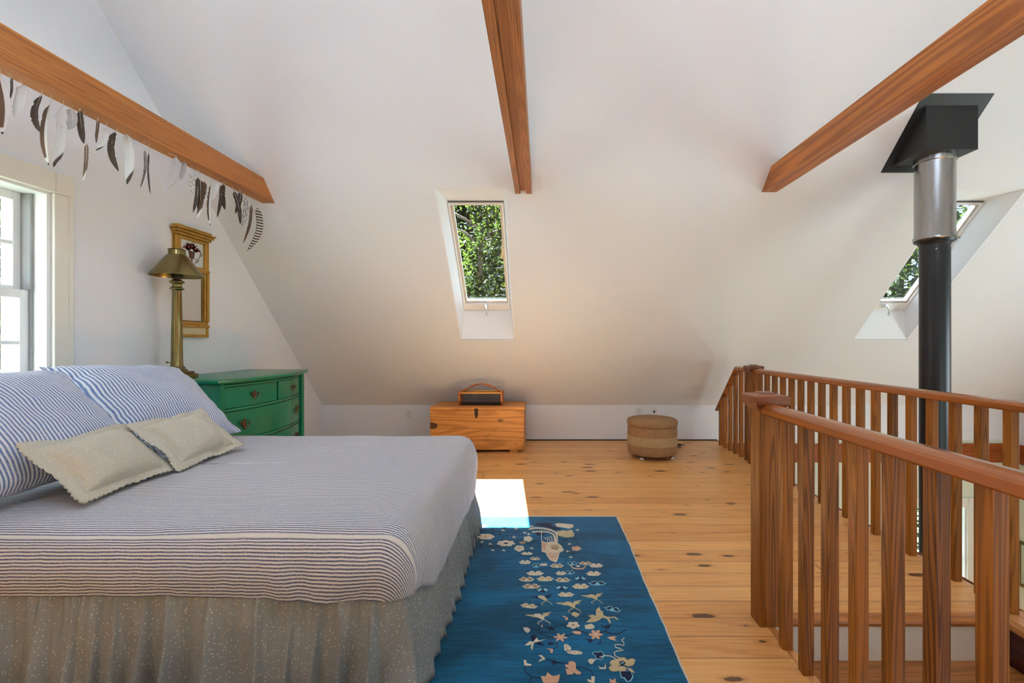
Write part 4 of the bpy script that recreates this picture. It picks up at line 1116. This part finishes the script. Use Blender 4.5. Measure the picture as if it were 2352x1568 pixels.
# ------------------------------------------------------------------ rug with motifs woven in
RT = .012
class Rug(MB):
    ox, oy, sc, lift, np = 0, 0, 1, 0, 0
    def P(s, q):
        u = s.ox+q[0]*s.sc; v = s.oy+q[1]*s.sc; k = 1.2-RT
        return ((u-1243)/(v-785)*k, 1045*k/(v-785), RT+s.lift)
    def poly(s, pts, c, lift=.0004): s.np += 1; s.cur = c; s.lift = lift+s.np*1.5e-6; s.add([s.P(q) for q in pts][::-1], [list(range(len(pts)))])
    def line(s, pts, w_, c, lift=.0003):
        s.np += 1; s.cur = c; s.lift = lift+s.np*1.5e-6; n = len(pts); l_, r_ = [], []
        for i, q in enumerate(pts):
            a = pts[max(i-1, 0)]; b = pts[min(i+1, n-1)]; tx, ty = b[0]-a[0], b[1]-a[1]; L_ = math.hypot(tx, ty) or 1
            l_.append((q[0]-ty/L_*w_/2, q[1]+tx/L_*w_/2)); r_.append((q[0]+ty/L_*w_/2, q[1]-tx/L_*w_/2))
        vs = [s.P(q) for q in l_+r_]; s.add(vs, [(i, i+1, n+i+1, n+i) for i in range(n-1)])
    def ell(s, cx, cy, rx, ry, c, lift, n=12):
        s.poly([(cx+rx*math.cos(2*PI*k/n), cy+ry*math.sin(2*PI*k/n)) for k in range(n)], c, lift)
    def cloud(s, cx, cy, w_, h_, o_, i_, tilt=0):
        sh = lambda a, b: (cx+a*w_, cy+b*h_+a*w_*tilt)
        L_ = ((-.19, -.12, .17, .36), (.19, -.12, .17, .36), (-.27, .12, .15, .30), (.27, .12, .15, .30), (-.08, .14, .15, .32), (.08, .14, .15, .32), (-.38, .0, .13, .15), (.38, .0, .13, .15), (0, 0, .2, .2))
        for a, b, rx, ry in L_: x, y = sh(a, b); s.ell(x, y, rx*w_, ry*h_, o_, .0004)
        if i_ is not None:
            for q in (-1, 1):
                for a, b, rx, ry in ((.17, -.10, .11, .24), (.25, .10, .10, .18), (.33, .0, .10, .09)): x, y = sh(q*a, b); s.ell(x, y, rx*w_, ry*h_, i_, .0007)
    def flower(s, cx, cy, r_, n, c, c2=None, asp=.62, fat=.36, rot=0):
        for k in range(n):
            a = rot+2*PI*k/n; dx, dy = math.cos(a), math.sin(a)
            s.poly([(cx+r_*(dx*(.5+.5*math.cos(b))-dy*fat*math.sin(b)), cy+asp*r_*(dy*(.5+.5*math.cos(b))+dx*fat*math.sin(b))) for b in [2*PI*j/10 for j in range(10)]], c, .0004+.00004*k)
        s.poly([(cx+r_*.25*math.cos(b), cy+asp*r_*.25*math.sin(b)) for b in [2*PI*j/8 for j in range(8)]], c2 if c2 is not None else c, .0009)
    def leaf(s, cx, cy, r_, c, a0=0, asp=.6):
        pts = []
        for k, rr in enumerate((1, .35, .8, .3, .55, .3, .8, .35)): a = a0+2*PI*k/8; pts.append((cx+r_*rr*math.cos(a), cy+asp*r_*rr*math.sin(a)))
        s.poly(pts, c, .0005)
    def crane(s, dx, dy, c=2, wing=None, k=1.0):
        T = lambda L_: [(950+(x-950)*k+dx, 900+(y-900)*k+dy) for x, y in L_]
        wing = c if wing is None else wing
        s.poly(T([(1045, 935), (1000, 932), (945, 905), (875, 880), (868, 850), (900, 832), (985, 838), (1012, 872), (1050, 900)]), c, .0006)
        s.poly(T([(715, 852), (850, 848), (880, 862), (950, 900), (820, 893), (860, 880), (760, 872)]), wing, .0005)
        s.poly(T([(1005, 890), (1030, 828), (1185, 800), (1110, 836), (1160, 838), (1090, 858), (1140, 868), (1062, 880), (1045, 920)]), wing, .0005)
        s.line(T([(1040, 932), (985, 962), (932, 990), (940, 1008), (965, 1018)]), 12*k, c, .0005); s.line(T([(1040, 932), (1100, 968), (1152, 1000), (1145, 1022)]), 12*k, c, .0005)
        s.poly(T([(898, 848), (908, 840), (920, 848), (908, 856)]), 4, .001)
g = Rug(); BL, NV, CR, TN, SK, PK, GD = range(7)
g.cur = 0; rx0, rx1, ry0, ry1 = -1.25, .512, .35, 3.095
# main pad, slightly wavy right edge
NY = 60
el = [(rx1+.006*noise.noise(Vector((0, ry0+(ry1-ry0)*k/NY*2.2, 0)))+.0012*math.sin(k*1.9), ry0+(ry1-ry0)*k/NY) for k in range(NY+1)]
outl = [(rx0, ry0)] + el + [(rx0, ry1)]
g.prism([(a, b, .0006) for a, b in outl], (0, 0, RT-.0006))
# set 1: middle field
g.ox, g.oy, g.sc = 1180, 1270, .1339
for a in ((195,155,210,75,CR,None),(365,92,180,62,CR,TN),(515,195,135,52,CR,None),(385,210,140,80,SK,NV),(738,215,235,82,CR,TN),(1230,172,225,66,CR,TN),(1005,172,180,66,SK,NV),
          (1415,212,240,80,CR,None),(367,345,300,90,CR,None),(808,345,180,76,CR,None),(962,330,170,72,SK,NV),(1370,350,255,90,CR,None),(220,448,265,90,CR,TN),(540,440,290,96,CR,GD),(842,460,260,86,CR,TN),
          (1143,435,245,86,NV,SK),(1435,515,300,86,SK,NV),(303,568,310,92,CR,TN),(497,632,245,92,NV,SK),(822,595,265,88,NV,SK),(1147,570,290,100,CR,GD),(895,710,285,86,CR,GD)): g.cloud(*a)
g.cloud(262, 905, 290, 90, CR, GD, .12); g.cloud(1697, 960, 285, 90, SK, NV, .22); g.cloud(225, 8, 200, 55, CR, None)
g.crane(0, 0, GD); g.crane(395, -135, GD, None, .86); g.crane(-465, -115, GD, NV, .86); g.crane(-525, 205, CR, GD); 
g.poly([(1235,1190),(1330,1110),(1270,1078),(1345,1055),(1410,1075),(1408,975),(1468,920),(1490,985),(1525,1000),(1540,1070),(1620,1095),(1740,1090),(1795,1135),(1780,1148),(1720,1110),(1635,1120),(1670,1200),(1645,1205),(1600,1130),(1520,1110),(1450,1160),(1380,1185)], GD, .0006)
g.line([(970,200),(1010,255),(1100,272),(1190,265),(1235,215)], 22, PK); g.poly([(1075,240),(1080,200),(1110,215),(1135,205),(1130,242)], CR)
g.line([(430,1320),(450,1370),(520,1410),(620,1440),(700,1445)], 16, NV); g.line([(280,1300),(360,1305),(430,1320),(445,1285),(480,1265)], 16, NV)
g.line([(690,1255),(780,1235),(900,1232)], 14, NV); g.line([(1040,1305),(1150,1340),(1290,1390)], 16, NV); g.line([(1440,1370),(1560,1350),(1600,1360),(1700,1390),(1820,1375),(1880,1340),(1940,1310)], 18, NV)
g.line([(880,1420),(960,1405),(1030,1380)], 12, NV); g.line([(1590,1350),(1585,1300)], 14, NV); g.line([(940,1105),(1010,1130),(1065,1150),(1075,1100)], 12, NV)
g.poly([(540,1270),(640,1265),(690,1280),(695,1340),(655,1322),(590,1330),(600,1300)], NV); g.poly([(1485,1215),(1550,1255),(1600,1240),(1665,1215),(1650,1270),(1620,1300),(1560,1290),(1510,1250)], NV)
g.poly([(165,1275),(240,1275),(285,1310),(270,1350),(235,1370),(200,1350),(170,1310)], CR); g.poly([(470,1250),(485,1210),(500,1270),(465,1272)], PK)
g.flower(1020, 1235, 118, 5, CR, TN, .55, .42, .3); g.flower(800, 1445, 125, 6, PK, PK, .62, .2, .1); g.flower(1405, 1398, 125, 6, PK, CR, .72, .26, .0)
g.poly([(990,1350),(1060,1335),(1150,1345),(1150,1395),(1060,1390)], PK); g.poly([(1215,1240),(1330,1210),(1385,1250),(1380,1290),(1300,1305),(1230,1300)], CR); g.poly([(1600,1440),(1720,1425),(1770,1440),(1720,1460),(1765,1505),(1650,1480)], PK)
g.poly([(980,1040),(1035,1005),(1090,1025),(1140,1050),(1075,1105),(1010,1075)], GD); g.poly([(820,1080),(860,1075),(930,1105),(925,1150),(880,1150),(890,1115)], PK)
g.poly([(1210,1480),(1320,1470),(1345,1520),(1300,1540),(1260,1495)], NV); g.line([(1480,1480),(1495,1530),(1440,1570)], 16, NV)
# set 2: bottom
g.ox, g.oy, g.sc = 1180, 1400, .1361
g.poly([(290,440),(340,420),(385,440),(370,500),(320,530),(290,500)], NV); g.poly([(350,560),(440,545),(510,585),(505,610),(400,590)], NV)
g.poly([(185,600),(270,530),(330,545),(385,470),(420,520),(540,500),(420,540),(340,560),(310,690),(285,640),(300,590),(220,610)], CR, .0006)
g.leaf(610, 570, 90, NV, .3); g.line([(600,560),(735,565),(740,620),(660,670)], 14, NV); g.poly([(550,650),(640,660),(670,670),(650,735),(615,725),(620,690)], PK)
g.poly([(845,590),(900,580),(970,640),(965,680),(900,700),(855,690)], CR); g.poly([(890,720),(960,690),(1080,690),(1160,720),(1150,750),(1030,760),(920,735)], CR, .0005)
for q in ((890,610),(885,640),(900,670),(960,715),(1025,725),(1095,718)): g.poly([(q[0]-12,q[1]-8),(q[0]+14,q[1]),(q[0],q[1]+12)], NV, .0009)
g.line([(970,630),(1080,640),(1140,610)], 8, NV); g.line([(840,700),(830,745)], 10, NV); g.line([(905,750),(930,795)], 10, NV)
g.poly([(415,770),(470,765),(540,835),(470,860),(415,890),(440,845),(490,825)], CR); g.leaf(680, 890, 115, NV, .1); g.line([(540,830),(620,850),(760,890),(880,915)], 12, NV)
g.poly([(165,850),(210,850),(215,900),(300,925),(295,945),(180,945)], CR); g.line([(195,950),(190,1040),(250,1100),(320,1140),(450,1150)], 16, NV); g.line([(320,1140),(275,1180),(265,1235)], 16, NV)
g.poly([(865,920),(930,930),(920,880),(990,865),(1045,900),(1050,1000),(1090,1030),(1140,1060),(1120,1095),(1050,1090),(1010,1050),(1000,1090),(900,1095),(890,1050),(870,1000),(930,1000),(870,960)], PK)
g.line([(1040,970),(1160,975),(1280,1020),(1325,1060),(1330,1110)], 15, NV); g.poly([(1240,1170),(1310,1190),(1310,1120),(1370,1130),(1360,1235),(1320,1235),(1250,1215)], CR)
g.poly([(460,1120),(540,1130),(565,1050),(650,1120),(690,1120),(780,1090),(770,1180),(740,1235),(500,1235),(475,1180)], PK, .0006)
g.poly([(1310,740),(1370,700),(1400,715),(1470,695),(1520,740),(1525,800),(1480,850),(1380,835),(1370,780)], SK, .0004); g.poly([(1330,740),(1375,712),(1400,728),(1470,708),(1508,745),(1510,795),(1475,836),(1392,822),(1382,775)], NV, .0006)
g.line([(1450,805),(1540,775),(1640,785),(1700,820),(1760,855)], 16, CR, .0008); g.line([(1780,815),(1710,780),(1695,720),(1740,700),(1850,685),(1790,655),(1720,640),(1700,595),(1780,590),(1860,605),(1860,560),(1820,510),(1870,480)], 16, CR, .0008)
for a_, b_, r_ in ((1720, 900, 100), (1830, 850, 80), (1940, 900, 95), (1700, 990, 95), (1820, 1000, 80), (1990, 860, 60)): g.poly([(a_+r_*1.05*math.cos(q), b_+r_*.62*math.sin(q)) for q in [2*PI*j/14 for j in range(14)]], TN, .0005); g.poly([(a_+r_*.95*math.cos(q), b_+r_*.53*math.sin(q)) for q in [2*PI*j/14 for j in range(14)]], GD, .0009)
g.poly([(1780,880),(1830,868),(1880,890),(1880,925),(1820,935),(1780,910)], NV, .0012); g.poly([(1795,895),(1860,890),(1850,915),(1805,915)], SK, .0014)
g.poly([(1900,975),(1990,1000),(2050,1075),(1960,1040)], GD, .0007)
g.poly([(1785,1040),(1985,1030),(2020,1140),(1970,1215),(1900,1220),(1860,1160),(1805,1150)], SK, .0004); g.poly([(1800,1045),(1975,1038),(2000,1130),(1955,1200),(1915,1205),(1875,1145),(1820,1135)], NV, .0006)
g.poly([(1250,850),(1300,825),(1390,840),(1350,880),(1320,925),(1270,900)], CR); g.poly([(1425,930),(1450,970),(1530,975),(1545,900),(1560,960),(1550,1005),(1450,1000)], CR); g.poly([(1610,1160),(1670,1190),(1720,1155),(1720,1220),(1760,1235),(1630,1235)], PK)
g.poly([(1190,500),(1320,500),(1345,530),(1280,560),(1250,520)], NV)
# set 3: top left
g.ox, g.oy, g.sc = 1030, 1170, .1467
g.poly([(1355,215),(1500,210),(1610,215),(1625,265),(1760,290),(1755,315),(1640,315),(1540,275),(1440,255),(1370,250)], NV)
g.poly([(1665,225),(1720,212),(1820,220),(1955,235),(1955,275),(1890,300),(1810,285),(1700,270)], CR); g.poly([(1690,345),(1800,325),(1850,335),(1930,315),(1975,385),(1960,425),(1860,440),(1760,420),(1700,400)], GD)
g.line([(1260,308),(1360,290),(1480,295),(1600,320),(1680,360),(1700,430),(1700,520)], 26, CR, .0007); g.line([(1310,352),(1420,345),(1560,350),(1650,390),(1670,440),(1680,520)], 22, CR, .0006)
g.poly([(1355,380),(1400,355),(1520,375),(1500,405),(1400,410)], NV, .0004)
g.line([(1455,320),(1458,500)], 10, CR, .0008)
for q in (0, 45, 90, 135): g.line([(1500+q, 440-q*.3), (1550+q*.8, 470-q*.2), (1560+q*.7, 530)], 12, CR, .0006)
g.poly([(1460,490),(1540,520),(1620,500),(1720,530),(1770,570),(1810,640),(1740,680),(1720,760),(1690,830),(1600,800),(1550,740),(1520,680),(1460,660)], CR, .0007)
g.poly([(1465,510),(1535,530),(1515,640),(1475,640)], PK, .0010); g.poly([(1600,560),(1700,550),(1740,600),(1690,640),(1610,620)], TN, .0010); g.poly([(1550,690),(1720,680),(1690,800),(1610,780)], PK, .0010)
for q in range(9): g.line([(1580+q*17, 680), (1572+q*15, 790)], 5, CR, .0014)
for q in range(6): g.line([(1590+q*24, 520+q % 2*20), (1600+q*24, 600)], 7, CR, .0014)
g.cloud(1230, 690, 190, 50, CR, None); g.flower(585, 425, 140, 6, CR, PK, .34, .5); g.flower(900, 530, 150, 7, CR, NV, .33, .4, .2); g.flower(1245, 460, 75, 5, CR, CR, .6, .5); g.flower(1110, 610, 85, 5, CR, PK, .6, .5, .4)
g.flower(350, 250, 80, 5, CR, CR, .35, .5); g.flower(540, 262, 70, 5, CR, CR, .3, .5); g.flower(2000, 610, 80, 5, PK, PK, .5, .5); g.flower(1160, 520, 60, 5, TN, TN, .4, .4)
for a_, b_ in ((350,335),(860,325),(1190,365),(1300,262),(1250,385),(520,510),(370,545),(650,538),(690,635),(870,640),(1300,605),(1890,540),(1910,745),(1860,655),(1030,435),(2020,320),(320,470),(1060,300)): g.leaf(a_, b_, 52, CR, .2+a_*.01, .5)
for a_, b_ in ((480,335),(810,388),(500,560),(1340,505),(880,290),(700,240),(1830,490),(1110,240),(1960,690)): g.leaf(a_, b_, 55, NV, a_*.013, .5)
g.line([(300,385),(450,385),(620,385),(740,345),(960,355),(1130,340)], 8, NV); g.line([(370,465),(450,470),(500,495)], 9, NV); g.line([(850,490),(850,425),(960,400),(1130,350)], 9, NV); g.line([(655,560),(680,590),(780,600),(880,560),(1060,550)], 8, NV)
g.line([(1040,490),(1150,485),(1180,520),(1280,545),(1330,500),(1450,485)], 9, NV); g.line([(690,250),(690,320),(740,350)], 8, NV); g.line([(1270,545),(1290,590)], 8, NV); g.line([(1060,400),(1200,400),(1280,385)], 8, NV)
g.line([(1860,440),(1860,490),(1800,495)], 10, NV); g.line([(1960,440),(2010,520),(2040,560)], 10, NV); g.line([(1820,655),(1900,690),(2040,665)], 12, NV)
rug = g.build('rug', RUGM); tag(rug, 'deep blue rug with cream clouds, cranes and flowers on the board floor', 'rug')
m = MB(); pts = [(a+.004, b, .007) for a, b in el]; m.tube(pts, .006, 6)
m.tube([(rx0+(rx1-rx0)*k/80, ry1+.008+.004*noise.noise(Vector((k*.7, 0, 0))), .007) for k in range(81)], .007, 6)
m.build('selvedge', M['fringe'], rug, smooth=True)

# ------------------------------------------------------------------ outdoors
struct(MB().box((-60, -60, ZL-.25), (60, 60, ZL-.15)).build('ground', M['grass']), 'green lawn outside')
def foliage(name, n, R, H, size, mat, seed, parent, z0):
    rnd = random.Random(seed); vs = []; fs = []
    clumps = [(rnd.gauss(0, .45)*R, rnd.gauss(0, .45)*R, rnd.uniform(0, 1)*H, rnd.uniform(.18, .34)*R) for _ in range(46)]
    for k in range(n):
        c = clumps[rnd.randrange(len(clumps))]
        d = Vector((rnd.gauss(0, 1), rnd.gauss(0, 1), rnd.gauss(0, 1))); d = d.normalized()*c[3]*rnd.uniform(.5, 1.05)
        p = Vector((c[0], c[1], c[2]+z0))+d
        a = Vector((rnd.gauss(0, 1), rnd.gauss(0, 1), rnd.gauss(-.3, .6))).normalized(); b = a.orthogonal().normalized()
        b = (Matrix.Rotation(rnd.uniform(0, 6.28), 3, a) @ b); s = size*rnd.uniform(.6, 1.3); nn = a.cross(b)*s*.12
        q = len(vs); vs += [p, p+a*s*.28+b*s*.24+nn, p+a*s*.68+b*s*.22+nn, p+a*s, p+a*s*.68-b*s*.22+nn, p+a*s*.28-b*s*.24+nn]; fs += [(q, q+1, q+2, q+3), (q, q+3, q+4, q+5)]
    me = bpy.data.meshes.new(name); me.from_pydata([tuple(v) for v in vs], [], fs); finish(me, mat)
    o = bpy.data.objects.new(name, me); COL.objects.link(o); o.parent = parent; return o
def tree(loc, R, H, z0, n, size, mat, seed, label):
    r_ = thing('tree', label, 'tree', (loc[0], loc[1], ZL-.15), 0, 'trees outside the windows')
    rnd = random.Random(seed); m = MB(); m.tube([(0, 0, 0), (.05, 0, z0*.5), (0, .05, z0+H*.4), (.1, 0, z0+H*.9)], [.13, .1, .07, .02], 8)
    for k in range(12):
        a = rnd.uniform(0, 6.28); z = z0+H*rnd.uniform(0, .7); l = R*rnd.uniform(.4, .9)
        m.tube([(0, 0, z), (math.cos(a)*l*.5, math.sin(a)*l*.5, z+l*.25), (math.cos(a)*l, math.sin(a)*l, z+l*.35)], [.04, .025, .008], 5)
    m.build('trunk', M['bark'], r_, smooth=True)
    foliage('foliage', n, R, H, size, mat, seed, r_, z0)
tree((-1.25, 9.2), 1.6, 3.6, 3.9, 9000, .10, M['leaf'], 1, 'leafy green tree seen through the middle skylight')
tree((-2.2, 16.5), 3.4, 7.0, 2.4, 17000, .30, M['leaf_dark'], 2, 'dark tree behind the leafy one in the middle skylight')
tree((7.6, 9.6), 2.4, 4.6, 3.2, 9000, .14, M['leaf'], 3, 'tree seen through the skylight by the stove pipe')
tree((-7.5, 5.6), 2.2, 4.6, 1.6, 6000, .16, M['leaf'], 4, 'tree seen through the window above the bed')
tree((-11, 10.5), 3.2, 6.5, 1.2, 6000, .3, M['leaf_dark'], 5, 'dark tree farther off outside the window above the bed')
tree((9.2, 12.5), 2.2, 3.0, .4, 6000, .16, M['leaf'], 6, 'low tree seen through the window of the room below')
